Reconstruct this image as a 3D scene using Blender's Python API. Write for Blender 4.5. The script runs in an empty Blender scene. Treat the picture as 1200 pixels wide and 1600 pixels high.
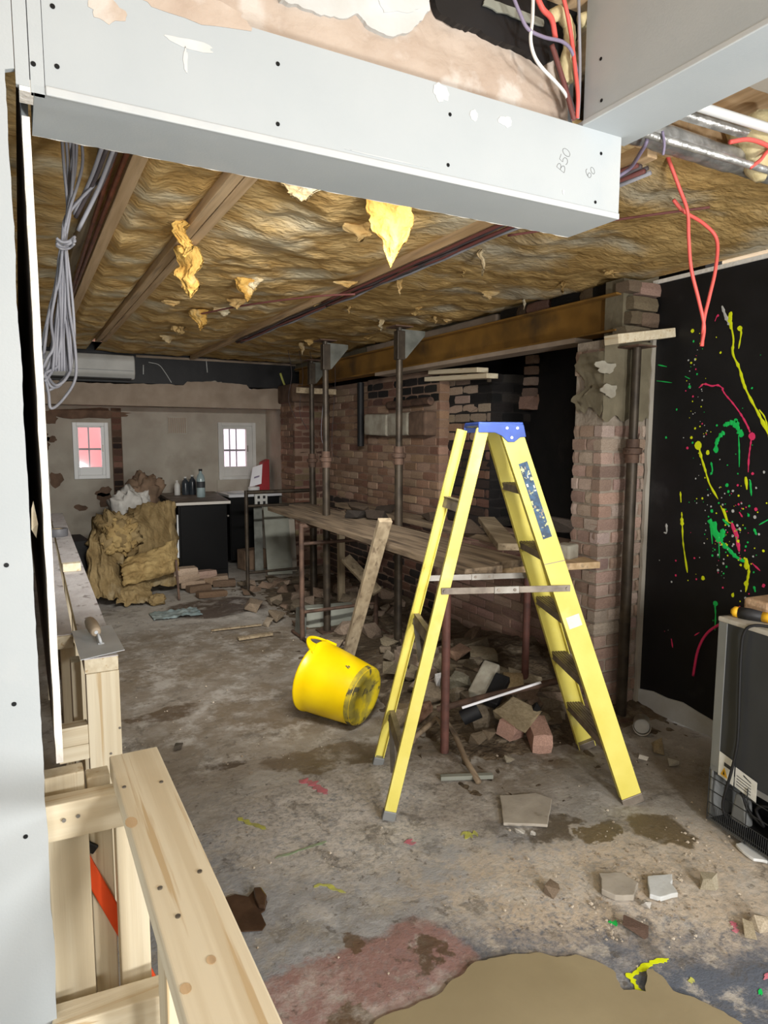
import bpy, math, random
import numpy as np
from mathutils import Vector, Matrix, Euler, noise
R = random.Random(7)
scene = bpy.context.scene
COL = scene.collection

# ------------------------------------------------------------------ camera
YAW, PITCH, ROLL, FPX = 0.4953, 0.1119, -0.0032, 1050.0
cy, sy, cp, sp = math.cos(YAW), math.sin(YAW), math.cos(PITCH), math.sin(PITCH)
FWD = Vector((sy*cp, cy*cp, -sp)); RT = Vector((cy, -sy, 0)); DN = FWD.cross(RT)
cr, sr = math.cos(ROLL), math.sin(ROLL)
RT, DN = cr*RT + sr*DN, -sr*RT + cr*DN
CAM = Vector((0, 0, 1.6))
cd = bpy.data.cameras.new('camera'); co = bpy.data.objects.new('camera', cd); COL.objects.link(co)
m3 = Matrix((RT, -DN, -FWD)).transposed()
co.matrix_world = Matrix.Translation(CAM) @ m3.to_4x4()
cd.sensor_fit = 'HORIZONTAL'; cd.sensor_width = 36.0; cd.lens = 36.0*FPX/1200.0
cd.clip_start = 0.05; cd.clip_end = 60
scene.camera = co

# ------------------------------------------------------------------ world, lights, exposure
w = bpy.data.worlds.new('overcast'); scene.world = w; w.use_nodes = True
bg = w.node_tree.nodes['Background']
bg.inputs[0].default_value = (0.93, 0.96, 1.0, 1); bg.inputs[1].default_value = 3.6

def area(name, loc, target, size, power, col):
    l = bpy.data.lights.new(name, 'AREA'); l.shape = 'DISK'; l.size = size; l.energy = power; l.color = col
    o = bpy.data.objects.new(name, l); COL.objects.link(o); o.location = loc
    o.rotation_euler = (Vector(target)-Vector(loc)).to_track_quat('-Z', 'Y').to_euler()
    return o
area('site_lamp', (.80, -1.60, 1.72), (1.7, 3.0, 1.3), 0.30, 46, (1.0, 0.985, 0.95))
area('second_work_light', (2.2, -1.3, 1.62), (1.9, 2.5, 1.5), 0.35, 32, (1.0, 0.985, 0.95))
area('near_left_fill', (-.9, -1.2, 2.2), (1.3, .6, 2.2), 1.0, 22, (1.0, 0.985, 0.96))  # added fill from the left, lifts the side face of the right-hand beam
area('low_fill', (1.25, -.85, .70), (1.0, 2.2, 2.2), 0.35, 50, (1.0, 0.985, 0.95))  # added low fill, brightens soffits and ceiling from below
# added fill light, unseen behind the long box beam, brightening the far room
fill_l = area('far_room_fill', (.95, 1.60, 2.33), (1.75, 5.5, 0.6), 0.9, 36, (1.0, 0.975, 0.92))
fill_l.data.spread = math.radians(78)
fill_l.data.shape = 'RECTANGLE'; fill_l.data.size = 1.2; fill_l.data.size_y = .10
vs = scene.view_settings
vs.view_transform = 'Standard'; vs.look = 'None'; vs.gamma = 1.0; vs.use_curve_mapping = False
vs.exposure = 0.08

# ------------------------------------------------------------------ helpers
def at(px, py, **k):
    """point of the photographed ray on a world plane X=, Y= or Z="""
    d = RT*((px-600)/FPX) + DN*((py-800)/FPX) + FWD
    a, v = list(k.items())[0]; i = 'XYZ'.index(a)
    return CAM + d*((v-CAM[i])/d[i])

OFF = {}
class MB:
    def __init__(s): s.v = []; s.f = []
    def add(s, vs_, fs_):
        n = len(s.v); s.v += [Vector(p) for p in vs_]; s.f += [tuple(i+n for i in f) for f in fs_]; return s
    def box(s, c, size, rot=None):
        x, y, z = (a/2 for a in size); c = Vector(c)
        P = [Vector(p) for p in ((-x,-y,-z),(x,-y,-z),(x,y,-z),(-x,y,-z),(-x,-y,z),(x,-y,z),(x,y,z),(-x,y,z))]
        if rot is not None: P = [rot @ p for p in P]
        return s.add([c+p for p in P], [(0,3,2,1),(4,5,6,7),(0,1,5,4),(1,2,6,5),(2,3,7,6),(3,0,4,7)])
    def span(s, a, b):
        a, b = Vector(a), Vector(b)
        return s.box((a+b)/2, [abs(b[i]-a[i]) for i in range(3)])
    def bar(s, a, b, wd, ht, side=None):
        """bar from a to b, wd along side vector, ht perpendicular"""
        a, b = Vector(a), Vector(b); d = (b-a).normalized()
        sd = Vector(side) if side is not None else Vector((0,0,1)).cross(d)
        if sd.length < 1e-4: sd = Vector((1,0,0))
        sd = (sd - d*sd.dot(d)).normalized(); up = d.cross(sd)
        rot = Matrix((sd, d, up)).transposed()
        return s.box((a+b)/2, (wd, (b-a).length, ht), rot)
    def tube(s, pts, r, n=8, cap=True, flat=None):
        pts = [Vector(p) for p in pts]; rs = r if isinstance(r, (list, tuple)) else [r]*len(pts)
        V = []; F = []; ref = None
        for i, p in enumerate(pts):
            t = (pts[min(i+1, len(pts)-1)] - pts[max(i-1, 0)]).normalized()
            if ref is None:
                ref = Vector((0,0,1)) if abs(t.z) < .9 else Vector((1,0,0))
            a = (ref - t*ref.dot(t)).normalized(); ref = a; b = t.cross(a)
            for k in range(n):
                q = (a*math.cos(2*math.pi*k/n) + b*math.sin(2*math.pi*k/n))*rs[i]
                if flat is not None: q = q - flat[0]*q.dot(flat[0])*(1-flat[1])
                V.append(p+q)
        for i in range(len(pts)-1):
            for k in range(n):
                F.append((i*n+k, i*n+(k+1)%n, (i+1)*n+(k+1)%n, (i+1)*n+k))
        if cap:
            F.append(tuple(range(n-1, -1, -1))); F.append(tuple(range((len(pts)-1)*n, len(pts)*n)))
        return s.add(V, F)
    def cyl(s, a, b, r0, r1=None, n=14): return s.tube([a, b], [r0, r0 if r1 is None else r1], n)
    def prism(s, poly, ext, mat=None):
        """poly: list of 3-D points, ext: extrusion vector"""
        n = len(poly); P = [Vector(p) for p in poly]; e = Vector(ext)
        V = P + [p+e for p in P]
        F = [tuple(range(n-1,-1,-1)), tuple(range(n, 2*n))] + [(i,(i+1)%n,(i+1)%n+n,i+n) for i in range(n)]
        return s.add(V, F)
    def lathe(s, prof, n=24, M=None, close=False):
        V = []; F = []; m = len(prof)
        for k in range(n):
            a = 2*math.pi*k/n
            for r, z in prof:
                p = Vector((r*math.cos(a), r*math.sin(a), z)); V.append(M @ p if M is not None else p)
        for k in range(n):
            for j in range(m-1):
                F.append((k*m+j, ((k+1)%n)*m+j, ((k+1)%n)*m+j+1, k*m+j+1))
        return s.add(V, F)
    def grid(s, fn, nu, nv):
        V = [fn(i/nu, j/nv) for j in range(nv+1) for i in range(nu+1)]
        F = [(j*(nu+1)+i, j*(nu+1)+i+1, (j+1)*(nu+1)+i+1, (j+1)*(nu+1)+i) for j in range(nv) for i in range(nu)]
        return s.add(V, F)
    def build(s, name, mat, parent=None, smooth=False, bevel=0.0, color=None, origin=None):
        if parent is not None: off = OFF[parent]
        else:
            if origin is None:
                xs = [p.x for p in s.v]; ys = [p.y for p in s.v]; zs = [p.z for p in s.v]
                origin = ((min(xs)+max(xs))/2, (min(ys)+max(ys))/2, min(zs))
            off = Vector(origin)
        me = bpy.data.meshes.new(name); me.from_pydata([p-off for p in s.v], [], s.f); me.update()
        me.materials.append(mat)
        if smooth:
            me.polygons.foreach_set('use_smooth', [True]*len(me.polygons))
        o = bpy.data.objects.new(name, me); COL.objects.link(o); OFF[o] = off
        if parent is not None: o.parent = parent
        else: o.location = off
        if bevel:
            md = o.modifiers.new('bevel', 'BEVEL'); md.width = bevel; md.segments = 2; md.limit_method = 'ANGLE'
        if smooth and bevel == 0 and smooth != 'all':
            md = o.modifiers.new('edges', 'EDGE_SPLIT'); md.split_angle = math.radians(40)
        if color: o.color = (*color, 1)
        return o
def empty(name, loc):
    o = bpy.data.objects.new(name, None); COL.objects.link(o); o.location = loc; o.empty_display_size = .1
    OFF[o] = Vector(loc); return o
def tag(o, label, cat, group=None, kind=None):
    o['label'] = label; o['category'] = cat
    if group: o['group'] = group
    if kind: o['kind'] = kind
    return o
def thing(name, loc, label, cat, group=None): return tag(empty(name, loc), label, cat, group)
def struct(o, label=None):
    o['kind'] = 'structure'
    if label: o['label'] = label; o['category'] = o.get('category', 'structure')
    return o
def lab(o, text): o['label'] = text; return o
def nz(p, f=1.0, oct_=4): return noise.fractal(Vector(p)*f, 1.0, 2.0, oct_)

# ------------------------------------------------------------------ materials
def mat(name, c1, c2=None, rough=.8, metal=0, scale=8, bump=0, bscale=None, objcol=False, stretch=(1,1,1), lo=.35, hi=.65, detail=6, c3=None, s3=3, lo3=.5, hi3=.7, spec=.4, dist=.01):
    m = bpy.data.materials.new(name); m.use_nodes = True; nt = m.node_tree; N = nt.nodes; L = nt.links
    b = N['Principled BSDF']; b.inputs['Roughness'].default_value = rough; b.inputs['Metallic'].default_value = metal
    b.inputs['Specular IOR Level'].default_value = spec
    tc = N.new('ShaderNodeTexCoord'); mp = N.new('ShaderNodeMapping'); mp.inputs['Scale'].default_value = stretch
    L.new(tc.outputs['Object'], mp.inputs['Vector'])
    def nzn(sc, d=detail):
        n = N.new('ShaderNodeTexNoise'); n.inputs['Scale'].default_value = sc; n.inputs['Detail'].default_value = d
        L.new(mp.outputs[0], n.inputs['Vector']); return n
    def ramp(n, lo, hi):
        r = N.new('ShaderNodeMapRange'); r.inputs['From Min'].default_value = lo; r.inputs['From Max'].default_value = hi
        L.new(n.outputs[0], r.inputs['Value']); return r
    def mix(f, a, bb, typ='MIX'):
        x = N.new('ShaderNodeMix'); x.data_type = 'RGBA'; x.blend_type = typ
        if f is not None and not isinstance(f, float): L.new(f, x.inputs['Factor'])
        elif f is not None: x.inputs['Factor'].default_value = f
        for sock, v in ((x.inputs[6], a), (x.inputs[7], bb)):
            if isinstance(v, tuple): sock.default_value = (*v, 1)
            else: L.new(v, sock)
        return x.outputs[2]
    out = None
    if c2 is not None:
        out = mix(ramp(nzn(scale), lo, hi).outputs[0], c1, c2)
    if c3 is not None:
        out = mix(ramp(nzn(s3), lo3, hi3).outputs[0], out if out else c1, c3)
    if objcol:
        oi = N.new('ShaderNodeObjectInfo')
        out = mix(1.0, out if out else c1, oi.outputs['Color'], 'MULTIPLY')
    if out: L.new(out, b.inputs['Base Color'])
    else: b.inputs['Base Color'].default_value = (*c1, 1)
    if bump:
        n = nzn(bscale or scale*4, 8); bp = N.new('ShaderNodeBump'); bp.inputs['Strength'].default_value = bump
        bp.inputs['Distance'].default_value = dist
        L.new(n.outputs[0], bp.inputs['Height']); L.new(bp.outputs[0], b.inputs['Normal'])
    return m
def S(r, g, b):
    f = lambda c: (c/255/12.92) if c <= 10 else ((c/255+.055)/1.055)**2.4
    return (f(r), f(g), f(b))
M = {}
M['board'] = mat('plasterboard', S(173,180,184), S(180,186,189), .85, scale=3, bump=.05, bscale=200, c3=S(186,190,191), s3=2.2, lo3=.6, hi3=.68)
M['board_edge'] = mat('board_edge', S(245,242,236), S(232,228,220), .9, scale=40, bump=.4, bscale=90)
M['bead'] = mat('bead', S(187,192,195), S(194,198,199), .8, scale=20)
M['screw'] = mat('screw_head', S(30,32,34), None, .5, .6)
M['pinkplaster'] = mat('pink_plaster', S(194,179,165), S(178,160,145), .9, scale=6, bump=.4, bscale=25, c3=S(204,195,186), s3=9, lo3=.55, hi3=.65, dist=.02)
M['oldpaint'] = mat('old_white_paint', S(206,209,210), S(194,195,192), .6, scale=9, bump=.2)
M['blackwall'] = mat('black_painted_plaster', S(24,24,27), S(17,17,19), .55, scale=6, bump=.15, bscale=18, c3=S(46,46,48), s3=4.5, lo3=.66, hi3=.82)
M['skim'] = mat('dirty_cream_plaster', S(176,170,158), S(160,152,140), .9, scale=3, bump=.3, bscale=12, c3=S(140,131,118), s3=2.0, lo3=.55, hi3=.75)
M['lintelplaster'] = mat('raw_beige_plaster', S(166,150,134), S(150,134,118), .95, scale=6, bump=.5, bscale=18)
M['brownpatch'] = mat('exposed_brown_render', S(112,90,74), S(88,70,58), .95, scale=9, bump=.6, bscale=22)
M['mortar'] = mat('lime_mortar', S(164,152,138), S(140,128,114), .95, scale=14, bump=.5, bscale=60)
M['dustmortar'] = mat('dusty_brick_mortar', S(150,126,108), S(128,104,90), .95, scale=6, bump=.5, bscale=40, c3=S(96,78,68), s3=2, lo3=.5, hi3=.7)
M['darkmortar'] = mat('sooty_mortar', S(48,44,42), S(30,28,28), .95, scale=10, bump=.5, bscale=40)
M['brick'] = mat('brick_face', (1.0,.98,.96), (.74,.70,.68), .92, scale=16, bump=.5, bscale=70, objcol=True, c3=(1.12,1.12,1.12), s3=9, lo3=.55, hi3=.75)
M['render'] = mat('grey_cement_render', S(122,114,94), S(102,94,76), .92, scale=7, bump=.35, bscale=30)
M['palestone'] = mat('pale_stone_lintel', S(170,166,152), S(140,132,118), .9, scale=9, bump=.4, bscale=40)
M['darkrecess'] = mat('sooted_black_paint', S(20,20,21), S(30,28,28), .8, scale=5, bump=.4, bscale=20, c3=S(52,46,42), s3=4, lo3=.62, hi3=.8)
M['insul'] = mat('glass_wool', S(212,182,128), S(182,148,94), 1.0, scale=7, lo=.38, hi=.62, bump=.7, bscale=30, stretch=(.8,1.25,1), c3=S(210,198,168), s3=2.6, lo3=.50, hi3=.66, spec=.05, dist=.02)
M['insul_grey'] = mat('dusty_glass_wool', S(194,164,110), S(168,138,88), 1.0, scale=7, lo=.38, hi=.62, bump=.7, bscale=30, stretch=(.75,1.4,1), c3=S(186,176,152), s3=2.0, lo3=.50, hi3=.64, spec=.05, dist=.02)
M['insul_bright'] = mat('fresh_glass_wool', S(206,168,94), S(182,140,72), 1.0, scale=14, bump=.7, bscale=50, c3=S(204,188,148), s3=6, lo3=.6, hi3=.75, spec=.05, dist=.02)
M['insul_rim'] = mat('paler_olive_wool', S(180,156,108), S(150,126,84), 1.0, scale=7, bump=.8, bscale=34, spec=.05, dist=.02)
M['insul_heap'] = mat('olive_glass_wool', S(160,140,102), S(128,108,74), 1.0, scale=5, bump=.8, bscale=30, c3=S(178,166,138), s3=3, lo3=.6, hi3=.75, spec=.05, dist=.02)
M['foam'] = mat('expanding_foam', S(222,210,168), S(200,184,138), .9, scale=20, bump=.5, bscale=40)
for ax_, st_v in (('', (22,.55,22)), ('_z', (22,22,.55)), ('_x', (.55,22,22))):
    M['pine'+ax_] = mat('sawn_pine'+ax_, S(228,217,191), S(215,201,172), .75, scale=1.6, lo=.42, hi=.58, bump=.10, bscale=6, stretch=st_v, c3=S(201,178,140), s3=2.6, lo3=.60, hi3=.66)
M['pine_dirty'] = mat('weathered_timber', S(170,154,128), S(140,124,100), .85, scale=2.5, bump=.25, bscale=50, stretch=(12,.8,12), c3=S(116,100,80), s3=4, lo3=.55, hi3=.7)
M['pine_dirty_z'] = mat('weathered_upright', S(176,160,134), S(146,130,106), .85, scale=2.0, bump=.2, bscale=5, stretch=(14,14,.7), c3=S(124,108,88), s3=2.5, lo3=.56, hi3=.7)
M['joist'] = mat('old_joist', S(212,184,146), S(186,156,118), .85, scale=2.5, bump=.2, bscale=50, stretch=(14,.7,14), c3=S(164,142,116), s3=3, lo3=.55, hi3=.7)
M['scaffold'] = mat('scaffold_board', S(142,124,102), S(112,96,78), .9, scale=3, bump=.3, bscale=50, stretch=(10,.8,10), c3=S(78,66,54), s3=3, lo3=.5, hi3=.7)
M['spatter'] = mat('plaster_spattered_top', S(212,208,208), S(196,190,190), .85, scale=16, bump=.3, bscale=60, c3=S(150,142,140), s3=18, lo3=.60, hi3=.66, stretch=(1,.6,1))
M['grp'] = mat('yellow_fibreglass', S(234,222,116), S(224,210,98), .5, scale=6, bump=.05, bscale=80, c3=S(238,230,150), s3=4, lo3=.6, hi3=.75)
M['blueplastic'] = mat('blue_plastic', S(52,84,168), S(44,72,148), .45, scale=12)
M['alu'] = mat('dull_aluminium', S(150,146,140), S(118,112,104), .45, .7, scale=10)
M['alu_dark'] = mat('worn_tread', S(146,136,124), S(112,102,92), .5, .35, scale=14, bump=.1)
M['bluelabel'] = mat('worn_blue_sticker', S(58,96,132), S(34,58,84), .5, scale=50, c3=S(206,206,150), s3=45, lo3=.60, hi3=.64)
M['whitelabel'] = mat('white_label', S(232,232,226), S(216,216,208), .5, scale=30)
M['tub'] = mat('yellow_rubber', S(250,216,8), S(240,202,4), .32, scale=5)
M['tubdirty'] = mat('tub_base_dirty', S(214,190,30), S(150,138,58), .7, scale=9, lo=.45, hi=.6, bump=.2, c3=S(84,78,54), s3=13, lo3=.58, hi3=.64)
M['tubin'] = mat('tub_inside', S(200,170,10), S(120,100,40), .7, scale=7)
M['steelbeam'] = mat('ochre_primed_steel', S(154,114,52), S(122,90,42), .6, .1, scale=4, bump=.1, c3=S(84,66,44), s3=3, lo3=.55, hi3=.75)
M['rust'] = mat('rusty_steel', S(112,88,74), S(78,62,54), .7, .35, scale=14, bump=.3, bscale=50)
M['redrust'] = mat('red_oxide_paint', S(108,70,62), S(82,56,50), .65, .1, scale=14, bump=.2)
M['proptube'] = mat('dirty_prop_steel', S(76,67,56), S(52,45,38), .5, .4, scale=10, c3=S(92,80,64), s3=6, lo3=.55, hi3=.7)
M['plate'] = mat('galvanised_plate', S(126,128,122), S(98,100,94), .6, .4, scale=10)
M['black'] = mat('black_laminate', S(8,8,9), S(11,11,12), .5, scale=4, spec=.15)
M['charcoal'] = mat('charcoal_panel', S(58,60,63), S(52,54,57), .55, scale=5, bump=.03)
M['greymetal'] = mat('grey_painted_steel', S(138,140,140), S(128,130,130), .5, .2, scale=6)
M['dustytop'] = mat('dusty_top', S(196,190,178), S(170,164,152), .8, scale=12, bump=.2)
M['wire'] = mat('black_wire', S(66,68,70), None, .4, .5)
M['comp'] = mat('compressor_black', S(26,26,28), S(50,50,50), .35, .2, scale=10)
M['rubber'] = mat('black_rubber', S(24,24,26), None, .6)
M['cable_grey'] = mat('grey_cable', S(156,156,163), S(138,138,146), .5, scale=8)
M['cable_dark'] = mat('dark_cable', S(84,76,78), S(64,58,60), .6, scale=8)
M['cable_maroon'] = mat('maroon_cable', S(112,66,62), None, .6)
M['cable_red'] = mat('red_cable', S(234,106,98), S(226,92,84), .45, scale=6)
M['cable_white'] = mat('white_cable', S(230,230,228), None, .5)
M['cable_purple'] = mat('purple_grey_cable', S(140,130,156), None, .5)
M['copper'] = mat('copper_pipe', S(150,96,74), S(112,74,60), .4, .8, scale=10)
M['foil'] = mat('foil_wrap', S(206,206,204), S(160,160,158), .32, .6, scale=20, bump=.6, bscale=35)
M['white'] = mat('white_pvc', S(226,228,228), None, .4)
M['offwhite'] = mat('aged_white', S(206,206,202), S(192,192,188), .5, scale=6)
M['ceram'] = mat('sink_steel', S(220,222,226), None, .3, .3)
M['counter'] = mat('dusty_worktop', S(104,94,84), S(84,76,68), .6, scale=8, c3=S(138,132,124), s3=5, lo3=.5, hi3=.7)
M['counteredge'] = mat('pale_edge', S(200,196,188), None, .6)
M['bottle'] = mat('dark_bottle', S(40,46,52), S(60,66,72), .3, scale=12)
M['clear'] = mat('clear_bottle', S(160,176,178), S(130,148,150), .2, scale=8)
M['redbox'] = mat('red_box', S(150,34,40), None, .5)
M['paper'] = mat('white_paper', S(240,240,246), None, .7)
M['bag'] = mat('brown_sack', S(136,112,92), S(104,86,70), .85, scale=8, bump=.5, bscale=16)
M['whitebag'] = mat('white_sack', S(206,204,198), S(176,172,166), .7, scale=8, bump=.5, bscale=14)
M['steelblade'] = mat('trowel_steel', S(212,216,220), S(198,202,206), .5, .0, scale=8)
M['woodhandle'] = mat('worn_handle', S(206,190,168), S(172,154,132), .6, scale=12)
M['tapegrey'] = mat('grey_tape', S(104,104,108), None, .5)
M['orange'] = mat('orange_paint', S(232,84,28), S(214,70,22), .45, scale=8)
M['stone'] = mat('rubble_stone', (1,1,1), (.72,.70,.66), .95, scale=12, bump=.6, bscale=40, objcol=True)
M['mortarwet'] = mat('smooth_wet_mortar', S(158,145,116), S(146,133,105), .55, scale=3, bump=.06, bscale=40)
M['mud'] = mat('wet_mud', S(88,68,54), S(66,50,40), .22, scale=8, bump=.3, bscale=20)
M['yel'] = mat('paint_fluoro_yellow', S(232,244,30), None, .4)
M['pink'] = mat('paint_fluoro_pink', S(236,60,112), None, .4)
M['grn'] = mat('paint_fluoro_green', S(30,206,96), None, .4)
M['wht'] = mat('paint_white_specks', S(196,198,196), None, .6)
M['toolyellow'] = mat('tool_yellow', S(240,186,44), None, .5)
M['toolblack'] = mat('tool_black', S(44,44,46), None, .6)
M['pinkwall'] = mat('pink_outside_wall', S(236,150,150), S(228,140,142), .9, scale=2)
M['whitewall'] = mat('pale_outside_wall', S(236,226,232), S(224,200,212), .9, scale=1.2)
M['greyboard'] = mat('pale_grey_board', S(150,152,142), S(128,130,120), .8, scale=4)
M['scrapboard'] = mat('scrap_board', S(176,168,156), S(156,148,136), .9, scale=9, bump=.2, c3=S(120,110,94), s3=7, lo3=.64, hi3=.7)
M['tin'] = mat('tin_can', S(190,186,176), S(120,112,100), .4, .6, scale=12)
M['cord'] = M['rubber']
gl = bpy.data.materials.new('window_glass'); gl.use_nodes = True
nt = gl.node_tree; nt.nodes.clear()
o_ = nt.nodes.new('ShaderNodeOutputMaterial'); mx = nt.nodes.new('ShaderNodeMixShader'); mx.inputs[0].default_value = .08
t_ = nt.nodes.new('ShaderNodeBsdfTransparent'); t_.inputs[0].default_value = (.95,.96,.97,1); g_ = nt.nodes.new('ShaderNodeBsdfGlossy'); g_.inputs['Roughness'].default_value = .05
nt.links.new(t_.outputs[0], mx.inputs[1]); nt.links.new(g_.outputs[0], mx.inputs[2]); nt.links.new(mx.outputs[0], o_.inputs[0])
M['glass'] = gl

# floor: concrete with paint, dust, damp and mud where they lie (world coordinates = object coordinates)
def floor_material():
    m = bpy.data.materials.new('worn_concrete_floor'); m.use_nodes = True; nt = m.node_tree; N = nt.nodes; L = nt.links
    b = N['Principled BSDF']; tc = N.new('ShaderNodeTexCoord')
    def nzn(sc, d=6, v=None, rough=.6):
        n = N.new('ShaderNodeTexNoise'); n.inputs['Scale'].default_value = sc; n.inputs['Detail'].default_value = d; n.inputs['Roughness'].default_value = rough
        L.new(v or tc.outputs['Object'], n.inputs['Vector']); return n
    def mr(sock, lo, hi, a=0., bb=1.):
        r = N.new('ShaderNodeMapRange'); r.interpolation_type = 'SMOOTHSTEP'
        for k, v in (('From Min', lo), ('From Max', hi), ('To Min', a), ('To Max', bb)): r.inputs[k].default_value = v
        L.new(sock, r.inputs['Value']); return r.outputs[0]
    def mth(op, a, c):
        x = N.new('ShaderNodeMath'); x.operation = op
        for i, v in enumerate((a, c)):
            if isinstance(v, (int, float)): x.inputs[i].default_value = v
            else: L.new(v, x.inputs[i])
        return x.outputs[0]
    def mix(f, a, c):
        x = N.new('ShaderNodeMix'); x.data_type = 'RGBA'
        L.new(f, x.inputs['Factor'])
        for sk, v in ((x.inputs[6], a), (x.inputs[7], c)):
            if isinstance(v, tuple): sk.default_value = (*v, 1)
            else: L.new(v, sk)
        return x.outputs[2]
    n1 = nzn(4, 8)
    sub = N.new('ShaderNodeVectorMath'); sub.operation = 'MULTIPLY_ADD'
    L.new(n1.outputs['Color'], sub.inputs[0]); sub.inputs[1].default_value = (.42,.42,0); sub.inputs[2].default_value = (-.21,-.21,0)
    ad = N.new('ShaderNodeVectorMath'); ad.operation = 'ADD'; L.new(tc.outputs['Object'], ad.inputs[0]); L.new(sub.outputs[0], ad.inputs[1])
    def blob(cx, cy_, rx, ry, soft=.5, rot=0., amt=1.):
        mp = N.new('ShaderNodeMapping'); mp.vector_type = 'TEXTURE'
        mp.inputs['Location'].default_value = (cx, cy_, 0); mp.inputs['Scale'].default_value = (rx, ry, 1); mp.inputs['Rotation'].default_value = (0,0,rot)
        L.new(ad.outputs[0], mp.inputs['Vector'])
        ln = N.new('ShaderNodeVectorMath'); ln.operation = 'LENGTH'; L.new(mp.outputs[0], ln.inputs[0])
        return mr(ln.outputs['Value'], 1+soft/2, 1-soft/2, 0., amt)
    big = nzn(1.6, 6); mid = nzn(7, 8, rough=.7); fine = nzn(46, 8, rough=.75); sp = nzn(24, 4)
    col = mix(mr(big.outputs[0], .38, .62), S(180,174,166), S(152,147,139))
    # the painted dance-floor area near the front: blue-grey paint worn through to concrete
    pa = mth('MULTIPLY', blob(.95, 2.0, 1.0, .75, .6), mr(mid.outputs[0], .36, .56))
    col = mix(pa, col, S(150,153,158))
    pb = mth('MULTIPLY', blob(1.62, 1.24, .85, .26, .35, -.5), mr(mid.outputs[0], .36, .47))
    col = mix(pb, col, S(98,104,116))
    col = mix(mth('MULTIPLY', blob(1.3, 2.45, .65, .42, .9), mr(fine.outputs[0], .34, .58)), col, S(216,210,204))
    # pale dust
    du = mth('MULTIPLY', blob(1.95, 1.55, .85, .30, .8, -.35), mr(fine.outputs[0], .30, .60))
    col = mix(du, col, S(208,192,172))
    col = mix(mth('MULTIPLY', blob(1.05, 1.95, .5, .2, .8), mr(mid.outputs[0], .45, .62)), col, S(172,172,174))
    # worn dark red paint
    rd = mth('MULTIPLY', mth('MULTIPLY', blob(.80, 1.58, .36, .22, .18, -.15), mr(mid.outputs[0], .28, .46)), mr(fine.outputs[0], .30, .52, .55, 1.0))
    col = mix(rd, col, S(154,122,116))
    # damp earth
    for cx, cyy, rx, ry, a in ((2.3,2.75,.75,.45,.85),(1.9,3.5,.8,.4,.75),(.8,3.3,.5,.35,.6),(1.3,3.75,.5,.4,.7),(.95,5.0,.9,.7,.75),(.75,4.1,.6,.6,.6),(2.0,4.6,.7,.8,.7),(2.55,2.1,.3,.25,.5),(1.75,2.25,.35,.22,.55),(2.6,6,.6,1.4,.7)):
        col = mix(mth('MULTIPLY', blob(cx, cyy, rx, ry, .7), mr(mid.outputs[0], .30, .58, .2, a)), col, S(112,97,76))
    wet = None
    for cx, cyy, rx, ry, c in ((1.56,6.2,.45,.36,(62,46,34)),(2.25,1.76,.15,.10,(98,82,50)),(2.0,1.86,.09,.045,(104,88,56)),(1.86,1.98,.12,.08,(88,76,60)),(.86,1.80,.055,.05,(104,84,66)),(.73,1.52,.08,.06,(98,82,62)),(1.02,1.60,.05,.04,(96,78,62)),(.62,3.9,.22,.09,(92,76,58)),(.85,3.15,.10,.05,(84,72,58)),(1.3,3.0,.35,.12,(104,90,74))):
        k = blob(cx, cyy, rx, ry, .25)
        col = mix(mth('MULTIPLY', k, .85), col, S(*c)); wet = k if wet is None else mth('MAXIMUM', wet, k)
    # scuffs: pale trodden dust and dark worn spots
    sc = nzn(3.2, 12, rough=.72); sd = nzn(5.5, 12, v=ad.outputs[0], rough=.75)
    col = mix(mr(sc.outputs[0], .49, .63, 0, .46), col, S(212,208,202))
    col = mix(mr(sd.outputs[0], .52, .64, 0, .62), col, S(98,91,82))
    col = mix(mr(nzn(15, 10, rough=.8).outputs[0], .56, .70, 0, .45), col, S(192,184,174))
    # dust flecks and grit
    col = mix(mr(fine.outputs[0], .60, .74, 0, .55), col, S(204,198,186))
    col = mix(mr(sp.outputs[0], .62, .70, 0, .6), col, S(88,80,70))
    L.new(col, b.inputs['Base Color'])
    rr = mr(wet, 0, 1, .82, .45); L.new(rr, b.inputs['Roughness'])
    b.inputs['Specular IOR Level'].default_value = .35
    hs = mth('ADD', mth('MULTIPLY', mid.outputs[0], 1.0), mth('MULTIPLY', fine.outputs[0], .35))
    bp = N.new('ShaderNodeBump'); bp.inputs['Strength'].default_value = .55; bp.inputs['Distance'].default_value = .02
    L.new(hs, bp.inputs['Height']); L.new(bp.outputs[0], b.inputs['Normal'])
    return m
M['floor'] = floor_material()

# ================================================================== SETTING
XR = 3.2          # plane of the right-hand wall
YB = 8.75         # back wall inside the alcove
YF = 8.10         # black band / beam above the alcove
ZC = 2.48         # underside of the joists
f = MB()
def floorfn(u, v):
    x = -1.6+u*6.2; y = -3.2+v*12.6
    return (x, y, .006*nz((x*1.5, y*1.5, 0)) + .004*nz((x*6, y*6, 3)) - .006)
f.grid(floorfn, 190, 300)
fo = f.build('floor', M['floor'], smooth='all', origin=(0,0,0)); struct(fo)
MB().span((-1.6,-3.2,-.2), (4.6,9.4,-.03))
c = struct(MB().span((-1.6,-3.2,2.68), (4.6,9.4,2.8)).build('ceiling', M['joist'], origin=(0,0,2.68)))
# old plaster ceiling over the near room
nc = MB()
nc.grid(lambda u, v: (1.46+u*1.9, -3.1+v*4.45, 2.63+.012*nz((u*9, v*20, 1))), 40, 70)
o = nc.build('old_ceiling_plaster', M['skim'], parent=c, smooth='all')
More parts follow.
